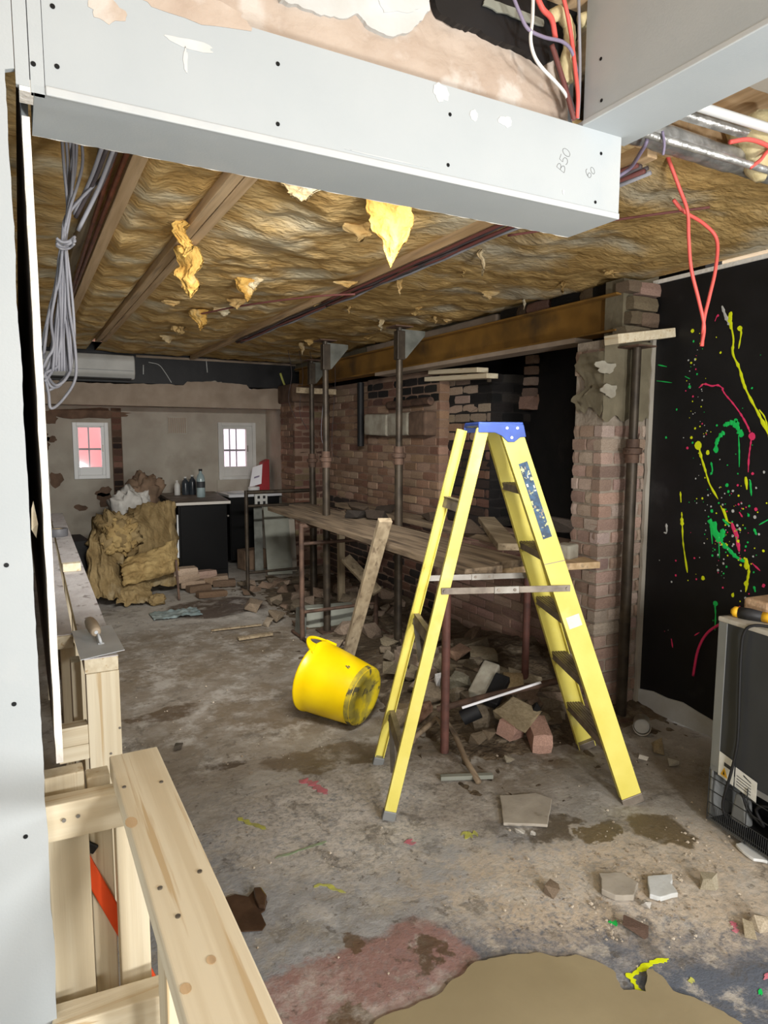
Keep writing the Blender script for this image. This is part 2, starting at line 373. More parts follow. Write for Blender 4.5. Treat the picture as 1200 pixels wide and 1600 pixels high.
# joists (children of the ceiling)
def joist(x0, y0, x1, y1, wd=.05, z=ZC, h=.19, m_='joist'):
    MB().bar((x0, y0, z+h/2), (x1, y1, z+h/2), wd, h).build('joist', M[m_], parent=c, bevel=.003)
joist(.385, 1.56, .385, 7.9, .05); joist(.70, 1.56, .70, 7.0, .045); joist(.752, 1.56, .752, 7.0, .045, ZC+.004)
joist(1.80, 1.56, 1.80, 8.0, .045, ZC-.005); joist(.30, 1.56, .30, 7.9, .04, ZC+.03, m_='pine_dirty')
joist(1.56, 1.56, 3.18, 1.60, .06, ZC+.03)

# ---- left: partition plasterboard facing the camera, its cavity, brick wall behind
pb = MB()
edge = [(.0095+.003*nz((0, z*9, 0))+.0012*nz((0, z*60, 3)), z) for z in np.linspace(0, 2.19, 140)]
poly = [(-1.5, 1.35, 0)] + [(x, 1.35, z) for x, z in edge] + [(.010, 1.35, 2.205), (.024, 1.35, 2.21), (.024, 1.35, 2.70), (-1.5, 1.35, 2.70)]
pb.prism(poly[::-1], (0, .0125, 0))
pl = struct(pb.build('wall_left', M['board']))
up = MB().span((.0252, 1.35, 2.186), (.046, 1.3625, 2.70)).build('board_strip', M['board'], parent=pl)
MB().span((.0475, 1.35, 2.178), (.0685, 1.3625, 2.70)).build('board_strip', M['board'], parent=pl)
def screw(parent, p, nrm):
    p = Vector(p); nrm = Vector(nrm)
    MB().cyl(p-nrm*.001, p+nrm*.0012, .0042, n=10).build('screw', M['screw'], parent=parent)
for px, py in ((10,883),(22,1100),(40,1307),(52,100)): screw(pl, at(px, py, Y=1.35), (0,-1,0))
# board seen on its white cut edge, running away into the depth
ed = MB()
def edgefn(u, v):
    return None
zz = list(np.linspace(.955, 2.165, 40)); P = []
for z in zz: P.append((.0325+.0016*nz((0, z*14, 5)), 1.42, z))
for z in zz[::-1]: P.append((.0455+.0006*nz((0, z*14, 8)), 1.42, z))
ed.prism(P, (0, .06, 0))
wc = struct(ed.build('wall_lining_left', M['board_edge']))
MB().span((.034, 1.48, .955), (.0455, 7.9, 2.40)).build('plasterboard', M['board'], parent=wc)
# brown masonry in the gap
cb = MB(); cb.grid(lambda u, v: (-.045+.02*nz((u*12, v*12, 2)), 1.55+u*6.9, v*2.66), 90, 60)
lw = struct(cb.build('wall_left_masonry', M['brownpatch'], smooth='all'))
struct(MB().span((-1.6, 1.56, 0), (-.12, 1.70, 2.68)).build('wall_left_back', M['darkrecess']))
st = thing('partition_stud', (-.02, 1.44, 0), 'rough brown timber stud in the dark gap beside the cut board edge', 'timber')
MB().span((-.075,1.40,0),(-.03,1.49,2.15)).build('stud', M['pine_dirty_z'], parent=st)
MB().add([(.012,1.45,1.42),(.018,1.45,1.475),(.024,1.45,1.43),(.020,1.47,1.40),(.014,1.45,1.46)], [(0,1,2),(0,2,3),(1,3,2),(0,3,4),(4,3,1),(4,1,0)]).build('splinter', M['pine'], parent=st)
# near-room shell behind and beside the camera
struct(MB().span((-1.6,-3.3,0),(4.6,-3.2,2.8)).build('wall_near', M['oldpaint']))
struct(MB().span((-1.7,-3.2,0),(-1.6,1.35,2.8)).build('wall_near_left', M['oldpaint']))

# ---- boxed beam across the opening (first bulkhead) and the one coming towards the camera
ZB1 = 2.178; ZT1 = 2.385
b1 = MB().span((.0695, 1.35, ZB1+.006), (1.437, 1.3625, ZT1)).build('box_beam', M['board']); struct(b1, 'long grey plasterboard box beam across the opening, pencilled figures at its right end')
MB().span((.052, 1.35, ZB1), (1.437, 1.535, ZB1+.0125)).build('soffit_board', M['board'], parent=b1)
MB().span((.0695, 1.3455, ZB1-.001), (1.437, 1.3515, ZB1+.014)).build('corner_bead', M['bead'], parent=b1, bevel=.002)
MB().span((1.425, 1.3625, ZB1+.0125), (1.437, 1.535, ZT1)).build('end_board', M['board'], parent=b1)
MB().span((.030, 1.352, ZB1), (.0515, 1.40, ZB1+.02)).build('raw_end', M['board_edge'], parent=b1)
MB().span((.052, 1.5225, ZB1+.0125), (1.425, 1.535, 2.6)).build('rear_board', M['board'], parent=b1)
e2 = MB()
pts = [(.052+1.385*k/60, 1.537+.004*nz((k*.9,0,0)), ZB1+.004+.003*nz((k*.7,4,0))) for k in range(61)]
e2.tube(pts, .004, 6); e2.build('torn_edge', M['board_edge'], parent=b1)
for px, py in ((89,104),(82,10),(434,100),(434,194),(703,179),(700,258),(939,240),(930,316)): screw(b1, at(px, py, Y=1.35), (0,-1,0))
# upper board over the left end
MB().span((.0695, 1.35, ZT1+.0), (.30, 1.3625, 2.62)).build('upper_board', M['board'], parent=b1)
# plaster smears on the board
def smear(parent, cx, cz, rx, rz, seed, y=1.3497, mname='oldpaint'):
    n = 26; P = []
    for k in range(n):
        a = 2*math.pi*k/n; r = 1+.45*nz((math.cos(a)*1.5+seed, math.sin(a)*1.5, seed))
        P.append((cx+rx*r*math.cos(a), y, cz+rz*r*math.sin(a)))
    MB().prism(P, (0, -.0009, 0)).build('plaster_smear', M[mname], parent=parent)
for px, py, rx, rz, sd, mn in ((300,12,.12,.022,1,'lintelplaster'),(165,14,.03,.02,2,'lintelplaster'),(300,70,.05,.008,4,'oldpaint'),(740,180,.012,.012,7,'oldpaint'),(790,190,.02,.012,11,'oldpaint'),(690,145,.02,.02,9,'oldpaint'),(880,300,.004,.006,3,'oldpaint'),(600,247,.10,.0012,5,'bead'),(290,95,.004,.02,6,'oldpaint')):
    p = at(px, py, Y=1.35); smear(b1, p.x, p.z, rx, rz, sd, mname='pinkplaster' if mn == 'lintelplaster' else mn)
# pencilled figures 1350 / 60 on the board
def pencil(parent, strokes, p0, ux, uz, s):
    for st_ in strokes:
        pts = [Vector(p0)+Vector(ux)*(x*s)+Vector(uz)*(z*s)+Vector((0,-.0004,0)) for x, z in st_]
        MB().tube(pts, .0007, 5).build('pencil_stroke', M['greymetal'], parent=parent)
def arc(cx, cz, rx, rz, a0, a1, n=10): return [(cx+rx*math.cos(math.radians(a0+(a1-a0)*k/n)), cz+rz*math.sin(math.radians(a0+(a1-a0)*k/n))) for k in range(n+1)]
an = math.radians(68)
ux, uz = (math.cos(an), 0, math.sin(an)), (-math.sin(an), 0, math.cos(an))
B = [[(0,0),(0,1)], [(0,1)]+arc(.1,.77,.38,.24,90,-90)+[(0,.5)], [(0,.5)]+arc(.1,.25,.45,.26,90,-90)+[(0,0)]]
five = [[(1.35,1),(.85,1),(.8,.58)]+arc(1.05,.3,.32,.3,130,-140)]; zero = [arc(1.85,.5,.3,.5,0,360,16)]
pencil(b1, B+five+zero, at(881, 270, Y=1.35), ux, uz, .026)
six = [arc(.3,.55,.32,.5,70,200)+arc(.32,.25,.3,.26,180,540,16)]; zero2 = [arc(1.1,.42,.28,.42,0,360,16)]
an = math.radians(40); ux2, uz2 = (math.cos(an),0,math.sin(an)), (-math.sin(an),0,math.cos(an))
pencil(b1, six+zero2, at(920, 279, Y=1.35), ux2, uz2, .021)

X2 = 1.30; ZB2 = 2.385
b2 = struct(MB().span((X2, -3.2, ZB2+.006), (X2+.0125, 1.349, 2.82)).build('box_beam', M['board']), 'grey plasterboard box beam running towards the camera at top right')
MB().span((X2, -3.2, ZB2), (1.485, 1.385, ZB2+.0125)).build('soffit_board', M['board'], parent=b2)
MB().span((X2-.004, -3.2, ZB2-.001), (X2+.002, 1.349, ZB2+.012)).build('corner_bead', M['bead'], parent=b2, bevel=.002)
MB().span((1.473, -3.2, ZB2+.0125), (1.485, 1.385, 2.75)).build('far_side_board', M['board'], parent=b2)
for px, py in ((940,157),(939,92)): screw(b2, at(px, py, X=X2), (-1,0,0))
# plaster and old paint above the first bulkhead
up_ = MB()
def upl(u, v):
    x = .20+u*1.105; z = 2.38+v*.36
    return (x, 1.425-.02*(1-v)-.010*nz((x*7, z*12, 0)), z)
up_.grid(upl, 90, 30)
uw = struct(up_.build('wall_above_opening', M['pinkplaster'], smooth='all'), 'rough pinkish plaster above the long box beam')
# black painted patch showing through at the right, a raised lip of flaking white paint at the left
def patch(parent, pix, y, ext, name, m_, jitter=.004):
    P = [at(px, py, Y=y) for px, py in pix]; Q = []
    for i, p in enumerate(P):
        q = P[(i+1) % len(P)]
        for t in (0, .16, .33, .5, .66, .83):
            r = p.lerp(q, t); Q.append(r+Vector((jitter*nz((r.x*70, r.z*70, 1)), 0, jitter*nz((r.x*70, r.z*70, 7)))))
    return MB().prism(Q, (0, ext, 0)).build(name, M[m_], parent=parent)
patch(uw, [(672,-30),(685,18),(715,36),(745,45),(775,62),(810,74),(835,88),(852,100),(880,85),(905,60),(905,-30)], 1.396, .02, 'black_patch', 'blackwall')
patch(uw, [(430,-40),(440,0),(470,10),(500,22),(535,30),(560,20),(575,40),(610,58),(640,50),(660,30),(672,12),(668,-40)], 1.4005, .02, 'flaking_paint', 'oldpaint')
patch(uw, [(585,-30),(590,0),(600,18),(640,20),(660,10),(664,-30)], 1.3985, .01, 'flaking_paint', 'oldpaint')
lab(patch(uw, [(760,-5),(800,10),(850,30),(850,42),(800,26),(755,8)], 1.389, .004, 'green_streak', 'greyboard'), 'pale green board edge in the black hole')

# ---- brick builder
BR = []
for k in range(5):
    mb_ = MB(); rr = random.Random(k)
    mb_.box((0,0,0), (1,1,1)); 
    me = bpy.data.meshes.new('brick_mesh'); bmv = []
    # rounded, uneven face: 3x3 front grid
    V = []; F = []
    for side, y in ((0,-.5),(1,.5)):
        for j in range(3):
            for i in range(3):
                e = (i != 1)+(j != 1)
                V.append(((i-1)*.5*(1-.04*(e == 2)), y*(1-.10*e*(1-side)) + (0 if side else rr.uniform(-.05,.05)), (j-1)*.5*(1-.08*(e == 2))))
    for j in range(2):
        for i in range(2):
            a = j*3+i; F.append((a, a+1, a+4, a+3)); F.append((9+a, 9+a+3, 9+a+4, 9+a+1))
    ring = [0,1,2,5,8,7,6,3]
    for k2 in range(8):
        a, b_ = ring[k2], ring[(k2+1) % 8]; F.append((a, 9+a, 9+b_, b_))
    me.from_pydata(V, [], F); me.update(); me.materials.append(M['brick']); BR.append(me)
def brick(parent, c, size, nrm, color, tilt=0., name='brick'):
    """size = (along wall, depth, height); nrm = outward normal of the wall face"""
    o = bpy.data.objects.new(name, R.choice(BR)); COL.objects.link(o)
    n = Vector(nrm); az = math.atan2(n.x, -n.y)
    o.parent = parent; o.location = Vector(c)-OFF[parent]; o.scale = size
    o.rotation_euler = Euler((R.uniform(-.02,.02), tilt+R.uniform(-.012,.012), az+R.uniform(-.015,.015)))
    j = R.uniform(.82, 1.14); o.color = (color[0]*j, color[1]*j*R.uniform(.95,1.04), color[2]*j*R.uniform(.93,1.05), 1)
    return o
def courses(parent, a, b, z0, z1, nrm, palette, proud=.010, bl=.215, keep=None, skip=0., ch=.075):
    a, b = Vector(a), Vector(b); d = (b-a); ln = d.length; d.normalize(); n = Vector(nrm)
    k = 0; z = z0
    while z+ch*.8 < z1:
        u = -(bl/2 if k % 2 else 0)
        while u < ln-.02:
            u0, u1 = max(u, 0), min(u+bl, ln)
            if u1-u0 > .035 and R.random() >= skip:
                cpt = a+d*((u0+u1)/2)+Vector((0,0,z+ch/2)); 
                if keep is None or keep(cpt):
                    pal = palette(cpt) if callable(palette) else R.choice(palette)
                    pr = proud+R.uniform(-.005,.005)
                    brick(parent, cpt+n*(pr-.03), (u1-u0-.011, .06, ch-.011), nrm, pal)
            u += bl
        z += ch; k += 1
P_PALE = [S(192,166,152), S(184,158,144), S(198,180,166), S(170,144,132), S(160,138,126), S(188,172,160)]
P_TAN = [S(164,134,112), S(150,120,100), S(172,146,124), S(140,106,90)]
P_DARK = [S(70,56,50), S(60,50,46), S(84,66,58), S(50,44,42)]
P_BLACK = [S(30,29,29), S(24,24,24), S(42,38,36), S(34,32,32)]
P_RED = [S(126,92,78), S(112,82,70), S(136,104,90), S(100,76,66)]

# ---- right wall: black painted plaster in front of the pier
wr = struct(MB().span((XR, -3.2, .06), (XR+.12, 2.70, 2.455)).build('wall_right', M['blackwall']))
lab(MB().span((XR-.012, 1.5, 2.455), (XR+.12, 2.72, 2.475)).build('board_edge', M['board_edge'], parent=wr), 'white board edge along the top of the black wall')
# ragged plaster edge beside the pier and raw skirting zone
rg = MB(); P = []
for k in range(40):
    z = 2.2*k/39; P.append((XR-.03+.012*nz((z*9, 2, 0)), 2.688, z))
P += [(XR+.02, 2.688, 2.2), (XR+.02, 2.688, 0)]
rg.prism(P, (0, .02, 0)); lab(rg.build('plaster_edge', M['skim'], parent=wr), 'ragged pale plaster edge beside the brick pier')
rg = MB(); P = [(XR-.012, -3.2, 0), (XR-.012, 2.69, 0)]
for k in range(60):
    y = 2.69-5.89*k/59; P.append((XR-.012, y, .075+.03*nz((y*7, 1, 0))+.05*max(0, 1-abs(y-2.45)*2.2)))
rg.prism(P, (.02, 0, 0)); lab(rg.build('plaster_foot', M['oldpaint'], parent=wr), 'broken pale plaster along the foot of the black wall')

# ---- pier A beside the black wall
XP = 2.82; YP = 2.70
pa = struct(MB().span((XP+.02, YP+.02, 0), (XR+.3, 2.93, 2.13)).build('wall_pier', M['mortar']), 'pale dusty brick pier between fireplace recess and black wall')
def pier_pal(p):
    return R.choice(P_PALE)
courses(pa, (XP+.0, YP+.02, 0), (XR-.02, YP+.02, 0), .02, 1.72, (0,-1,0), P_PALE, .012)
courses(pa, (XP+.02, 2.94, 0), (XP+.02, YP+.01, 0), .02, 1.72, (-1,0,0), P_PALE, .012, bl=.113)
courses(pa, (XP+.02, 2.94, 0), (XP+.02, YP+.01, 0), 1.94, 2.13, (-1,0,0), P_PALE, .012, bl=.113)
# render and old paint on the top of the pier
rd_ = MB()
rd_.grid(lambda u, v: (XP-.012+u*(XR-XP+.012), YP-.006-.008*nz((u*4, v*5, 3)), 1.70+.03*nz((u*6,0,9))*(1-v)+v*.43), 24, 26)
lab(rd_.build('cement_render', M['render'], parent=pa, smooth='all'), 'grey-brown cement render on the pier top')
rd_ = MB()
rd_.grid(lambda u, v: (XP-.012-.006*nz((u*4, v*5, 3)), YP-.006+u*.24*(.75+.4*nz((v*3,1,0))), 1.745+.05*nz((u*3,1,7))*(1-v)+v*.32), 12, 22)
rd_.build('cement_render', M['render'], parent=pa, smooth='all')
def flatpatch(parent, P, nrm, t, name, m_):
    return MB().prism(P, Vector(nrm)*t).build(name, M[m_], parent=parent)
def blobpoly(cx, cz, rx, rz, seed, f, n=22):
    out = []
    for k in range(n):
        a = 2*math.pi*k/n; r = 1+.5*nz((math.cos(a)*1.3+seed, math.sin(a)*1.3, seed*.7)); out.append(f(cx+rx*r*math.cos(a), cz+rz*r*math.sin(a)))
    return out
for (px, py, rx, rz, sd) in ((945,574,.07,.035,3),(952,612,.055,.035,8)):
    p = at(px, py, Y=YP-.02); flatpatch(pa, blobpoly(p.x, p.z, rx, rz, sd, lambda x, z: (x, YP-.022, z)), (0,-1,0), .006, 'pale_patch', 'palestone')
# masonry lumps on top of the pier, beside the beam end
for k, (x, z, sx, sz, col) in enumerate(((3.04,2.17,.2,.075,S(150,140,120)),(3.14,2.25,.16,.08,S(128,112,96)),(3.03,2.255,.1,.07,S(110,98,80)),(3.09,2.335,.2,.075,S(132,118,100)),(3.14,2.415,.2,.07,S(160,136,122)),(3.0,2.42,.1,.06,S(126,110,92)))):
    brick(pa, (x, YP+.02, z), (sx, .1, sz), (0,-1,0), col, name='masonry_lump')
MB().span((2.97, YP+.03, 2.13), (XR+.3, 2.86, 2.47)).build('masonry_core', M['render'], parent=pa)

# ---- fireplace recess with sooty brick
rc = struct(MB().span((3.74, 2.9, 0), (3.9, 4.4, 2.47)).build('wall_recess', M['darkrecess']), 'black painted recess behind the yellow ladder')
courses(rc, (3.735, 4.25, 0), (3.735, 2.95, 0), .78, 2.02, (-1,0,0), P_BLACK, .006)
for px, py, sx in ((826,630,.11),(844,627,.13)):
    brick(rc, at(px, py, Y=4.165), (sx, .11, .105), (0,-1,0), S(196,164,144), .05)
for px, py, sx in ((864,624,.20),(882,628,.18)):
    brick(rc, at(px, py, X=3.69), (sx, .10, .12), (-1,0,0), S(188,158,140), .05)
for k in range(4):
    p = at(834-k*2, 562+k*17, Y=4.17); brick(rc, p, (.085, .10, .066), (0,-1,0), P_PALE[k])
# pier B: sooty side wall of the recess, bricks on its face
pbk = struct(MB().span((XR+.02, 4.22, .89), (3.75, 4.80, 2.08)).build('wall_chimney_side', M['darkmortar']), 'sooty brick cheek of the fireplace recess')
courses(pbk, (XR+.01, 4.22, 0), (3.74, 4.22, 0), .89, 2.08, (0,-1,0), P_BLACK+[S(58,54,50)], .010)
def pB(p):
    if p.z > 1.74: return R.choice([S(170,156,140), S(186,166,150), S(160,144,130), S(30,29,29)])
    return R.choice(P_RED+P_DARK) if p.z < 1.6 else R.choice(P_TAN)
courses(pbk, (XR+.02, 4.82, 0), (XR+.02, 4.22, 0), .89, 2.08, (-1,0,0), pB, .010)
# low brick front under the boards (the old hearth wall)
lf = struct(MB().span((XR+.03, 2.93, 0), (XR+.18, 4.79, .885)).build('wall_hearth_front', M['dustmortar']), 'low reddish brick wall under the scaffold boards')
courses(lf, (XR+.03, 4.79, 0), (XR+.03, 2.94, 0), .0, .88, (-1,0,0), [S(166,136,122), S(156,126,112), S(146,118,106), S(172,146,132)], .010)
# ---- chimney breast with a stone lintel, brick and black soot over it
XB = 3.10
cbk = struct(MB().span((XB+.02, 4.80, 0), (3.6, 6.12, 2.16)).build('wall_chimney_breast', M['dustmortar']), 'dusty brick chimney breast with a cracked pale stone lintel')
def cbp(p):
    if p.z > 1.86: return R.choice(P_BLACK+[S(120,90,76)]) if p.y < 5.6 else R.choice(P_RED+P_BLACK)
    return R.choice(P_TAN+[S(176,150,128)]) if p.z > .9 else R.choice(P_DARK+P_RED)
courses(cbk, (XB+.02, 6.12, 0), (XB+.02, 4.80, 0), .02, 2.16, (-1,0,0), cbp, .010, keep=lambda p: not (1.60 < p.z < 1.82))
courses(cbk, (XB+.01, 4.80, 0), (XR+.02, 4.80, 0), .02, 2.1, (0,-1,0), P_TAN, .008)
for y0, y1, mn in ((4.84,5.12,'brownpatch'),(5.13,5.50,'palestone'),(5.52,5.98,'palestone')):
    g = MB(); g.box((XB-.02, (y0+y1)/2, 1.71), (.16, y1-y0, .19+.02*R.random()), Euler((R.uniform(-.03,.03),0,0)).to_matrix())
    g.build('stone_block', M[mn], parent=cbk, bevel=.018)
MB().tube([(XB-.03, 4.86, 1.90), (XB-.03, 5.6, 1.89)], .035, 8).build('burnt_timber', M['rust'], parent=cbk, smooth=True)
# vertical black pipe and the tan stretch of wall beyond it
pip = tag(MB().tube([(3.06, 6.17, 1.50), (3.06, 6.17, 2.14)], .035, 10).build('soil_pipe', M['rubber'], smooth=True), 'short black vertical pipe stub in the brickwork beyond the chimney breast', 'pipe')
tw = struct(MB().span((3.17, 6.20, 0), (3.6, 7.20, 2.16)).build('wall_tan_brick', M['dustmortar']), 'tan brick wall between chimney breast and far pier')
courses(tw, (3.17, 7.20, 0), (3.17, 6.20, 0), .02, 2.16, (-1,0,0), lambda p: R.choice(P_TAN+[S(180,158,136)]) if p.z > .9 else R.choice(P_DARK), .010)
struct(MB().span((3.48, 7.2, 0), (3.6, 7.65, 2.47)).build('wall_dark_gap', M['darkrecess']))
pf = struct(MB().span((2.90, 7.62, 0), (3.6, 8.10, 2.12)).build('wall_far_pier', M['dustmortar']), 'far brick pier of rough dark courses by the alcove')
courses(pf, (2.89, 7.63, 0), (3.34, 7.63, 0), .02, 2.0, (0,-1,0), lambda p: R.choice(P_RED+[S(136,120,96)]), .016)
courses(pf, (2.90, 8.10, 0), (2.90, 7.62, 0), .02, 2.0, (-1,0,0), P_TAN, .008)
lab(MB().span((2.86, 7.58, 2.0), (3.4, 8.1, 2.22)).build('render_cap', M['brownpatch'], parent=pf, bevel=.02), 'brown render on the pier top')
struct(MB().span((3.6, 2.7, 0), (3.75, 8.9, 2.7)).build('wall_right_core', M['darkrecess']))
# strip of wall over the steel beam
ob = struct(MB().span((3.10, 2.86, 2.40), (3.4, 8.1, 2.62)).build('wall_over_beam', M['render']), 'masonry strip between steel beam and ceiling')
for k, (y0, y1, col) in enumerate(((2.9,3.02,S(30,30,30)),(3.03,3.13,S(120,106,84)),(3.14,3.38,S(34,32,32)),(3.42,3.62,S(156,124,108)),(3.64,3.72,S(116,102,82)),(3.73,3.90,S(44,40,36)))):
    brick(ob, (3.08, (y0+y1)/2, 2.445), (y1-y0, .1, .075), (-1,0,0), col)
lab(MB().span((3.04, 3.95, 2.41), (3.12, 6.0, 2.475)).build('plaster_strip', M['lintelplaster'], parent=ob, bevel=.01), 'smooth plaster strip over the steel beam')

# ---- back of the room: beam, alcove, windows
bb = struct(MB().span((-.1, YF, 2.19), (3.6, YF+.3, 2.62)).build('wall_back', M['blackwall']), 'black painted beam over the back alcove')
lp = MB()
P = [(-.1, YF-.015, 1.935), (2.95, YF-.015, 1.935)]
for k in range(70):
    x = 2.95-3.05*k/69; P.append((x, YF-.015, 2.20+.03*nz((x*2.2, 3, 0))+(.03 if 1.75 < x < 2.5 else -.02)+.012*nz((x*12, 3, 0))))
lp.prism(P[::-1], (0, .3, 0)); lab(lp.build('raw_plaster_lintel', M['lintelplaster'], parent=bb), 'ragged beige plaster under the black beam')
struct(MB().span((2.92, YF, 0), (3.4, YB+.1, 2.2)).build('wall_alcove_right', M['skim']))
lab(MB().span((1.2, YF-.02, 2.475), (3.3, YF, 2.50)).build('ceiling_edge', M['lintelplaster'], parent=bb), 'pale ceiling board edge')
W1 = (.553, .946, 1.085, 1.755); W2 = (2.27, 2.77, 1.03, 1.775)
wa = MB()
for x0, x1, z0, z1 in ((-.1,W1[0],0,2.2),(W1[0],W1[1],0,W1[2]),(W1[0],W1[1],W1[3],2.2),(W1[1],W2[0],0,2.2),(W2[0],W2[1],0,W2[2]),(W2[0],W2[1],W2[3],2.2),(W2[1],2.95,0,2.2)):
    wa.span((x0, YB, z0), (x1, YB+.12, z1))
wal = struct(wa.build('wall_alcove', M['skim']))
struct(MB().span((-.12, YF, 0), (-.05, YB+.1, 2.2)).build('wall_alcove_left', M['skim']))
def window(name, W, glass, frame_m):
    x0, x1, z0, z1 = W; gx0, gx1, gz0, gz1 = glass
    fr = MB(); y0, y1 = YB-.03, YB+.06
    for a, b in (((x0,y0,z0),(x0+.045,y1,z1)),((x1-.045,y0,z0),(x1,y1,z1)),((x0+.045,y0,z0),(x1-.045,y1,z0+.045)),((x0+.045,y0,z1-.045),(x1-.045,y1,z1))): fr.span(a, b)
    wi = struct(fr.build(name, M[frame_m], bevel=.004))
    sa = MB(); y0, y1 = YB-.018, YB+.05
    for a, b in (((x0+.045,y0,z0+.045),(gx0,y1,z1-.045)),((gx1,y0,z0+.045),(x1-.045,y1,z1-.045)),((gx0,y0,z0+.045),(gx1,y1,gz0)),((gx0,y0,gz1),(gx1,y1,z1-.045))): sa.span(a, b)
    s_ = sa.build('window_sash', M[frame_m], parent=wi, bevel=.004)
    MB().span((gx0-.01, YB+.01, gz0-.01), (gx1+.01, YB+.016, gz1+.01)).build('pane', M['glass'], parent=wi)
    MB().span((gx1+.005, YB-.03, (gz0+gz1)/2-.05), (gx1+.02, YB-.018, (gz0+gz1)/2+.03)).build('window_handle', M['alu'], parent=s_)
    return wi
g1 = (.615, .865, 1.225, 1.695); g2 = (2.345, 2.645, 1.20, 1.69)
win1 = window('window_1', W1, g1, 'white'); win2 = window('window_2', W2, g2, 'offwhite')
for wi, g in ((win1, g1), (win2, g2)):
    xm = (g[0]+g[1])/2
    for x in ([xm] if wi is win1 else [xm-.03, xm+.06]):
        MB().tube([(x, YB+.15, g[2]-.1), (x, YB+.15, g[3]+.1)], .009, 6).build('security_bar', M['greymetal'], parent=wi)
    z = g[2]+(g[3]-g[2])*(.45 if wi is win1 else .43)
    MB().span((g[0]-.1, YB+.142, z-.012), (g[1]+.1, YB+.158, z+.012)).build('security_bar', M['greymetal'], parent=wi)
lab(MB().span((W2[0]-.02, YB-.012, W2[2]-.16), (W2[1]+.02, YB, W2[2])).build('plaster_patch', M['skim'], parent=win2), 'plaster patch below the window')
struct(MB().span((-1, 10.6, -.5), (2.05, 10.75, 3.4)).build('wall_outside_pink', M['pinkwall']), 'pink wall outside the left window')
struct(MB().span((2.05, 10.9, -.5), (5, 11.05, 3.4)).build('wall_outside_pale', M['whitewall']), 'pale wall outside the right window')
# exposed brick column and brown lintel patch on the alcove wall
ec = MB().span((.985, YB-.02, .3), (1.10, YB, 1.93)).build('exposed_column', M['brownpatch'], parent=wal)
for k in range(21): brick(ec, (1.042, YB-.02, .35+k*.075), (.10, .03, .062), (0,-1,0), R.choice(P_RED+P_DARK))
OFF.setdefault(ec, OFF[wal])
q = MB(); q.prism(blobpoly(.70, 1.86, .42, .06, 4, lambda x, z: (x, YB, z), 30), (0,-.012,0)); lab(q.build('exposed_lintel', M['brownpatch'], parent=wal), 'brown patch of exposed lintel over the left window')
for k in range(9):
    q = MB(); q.prism(blobpoly((.12+.28*R.random()) if k < 6 else (.6+.3*R.random()), (.6+R.random()*1.2) if k < 6 else (.5+.45*R.random()), .05+.06*R.random(), .04+.05*R.random(), k+20, lambda x, z: (x, YB, z), 18), (0,-.004,0)); q.build('damp_patch', M['brownpatch'], parent=wal)
vt = thing('air_vent', (1.76, YB-.01, 1.62), 'square slatted vent set in the pale back wall between the windows', 'vent')
MB().span((1.64, YB-.012, 1.62), (1.88, YB, 1.84)).build('vent_frame', M['skim'], parent=vt)
for k in range(9): MB().span((1.652+k*.025, YB-.02, 1.635), (1.664+k*.025, YB-.011, 1.825)).build('vent_slat', M['lintelplaster'], parent=vt)
# air conditioner on the beam
ac = thing('air_conditioner', (.62, YF, 2.20), 'long white wall air conditioner at the left end of the black beam', 'air conditioner')
MB().prism([(.08, YF-.001, 2.22), (.08, YF-.001, 2.475), (.08, YF-.16, 2.475), (.08, YF-.20, 2.42), (.08, YF-.20, 2.27), (.08, YF-.15, 2.215)][::-1], (1.08, 0, 0)).build('casing', M['offwhite'], parent=ac, bevel=.015)
MB().span((.12, YF-.185, 2.212), (1.12, YF-.09, 2.224)).build('louvre', M['rubber'], parent=ac)
MB().span((.10, YF-.206, 2.30), (1.14, YF-.199, 2.306)).build('seam', M['greymetal'], parent=ac)

# ================================================================== INSULATION OVERHEAD
def batt(label, x0, x1, y0, y1, z, bulge, seed, m_, nu, nv):
    mb = MB()
    def fn(u, v):
        x = x0+u*(x1-x0); y = y0+v*(y1-y0)
        e = min(1, min(u, 1-u)*6)*min(1, min(v, 1-v)*30)
        h = .55*nz((x*2.2, y*2.4, seed), 1, 3) + .22*nz((x*6, y*7, seed+4), 1, 3) + .07*nz((x*22, y*30, seed), 1, 2)
        return (x, y, z+.012*(1-e) - bulge*(.35+.65*e) - .06*h*e)
    mb.grid(fn, nu, nv)
    return tag(mb.build('insulation_batt', M[m_], smooth='all'), label, 'insulation', 'glass wool between the ceiling joists')
i1 = batt('dark narrow glass wool strip behind the grey cable bundle', -.10, .36, 1.56, 8.0, 2.56, .02, 1, 'insul', 24, 180)
i2 = batt('glass wool batt between the two slanting joists at upper left', .41, .68, 1.56, 8.0, 2.52, .03, 5, 'insul', 24, 200)
i3 = batt('widest glass wool batt, with the large hanging flap', .775, 1.78, 1.56, 8.05, 2.52, .03, 9, 'insul', 80, 280)
i4 = batt('glass wool batt on the far side of the cable run, above the black wall', 1.83, 3.27, 1.50, 8.05, 2.51, .02, 14, 'insul_grey', 96, 280)
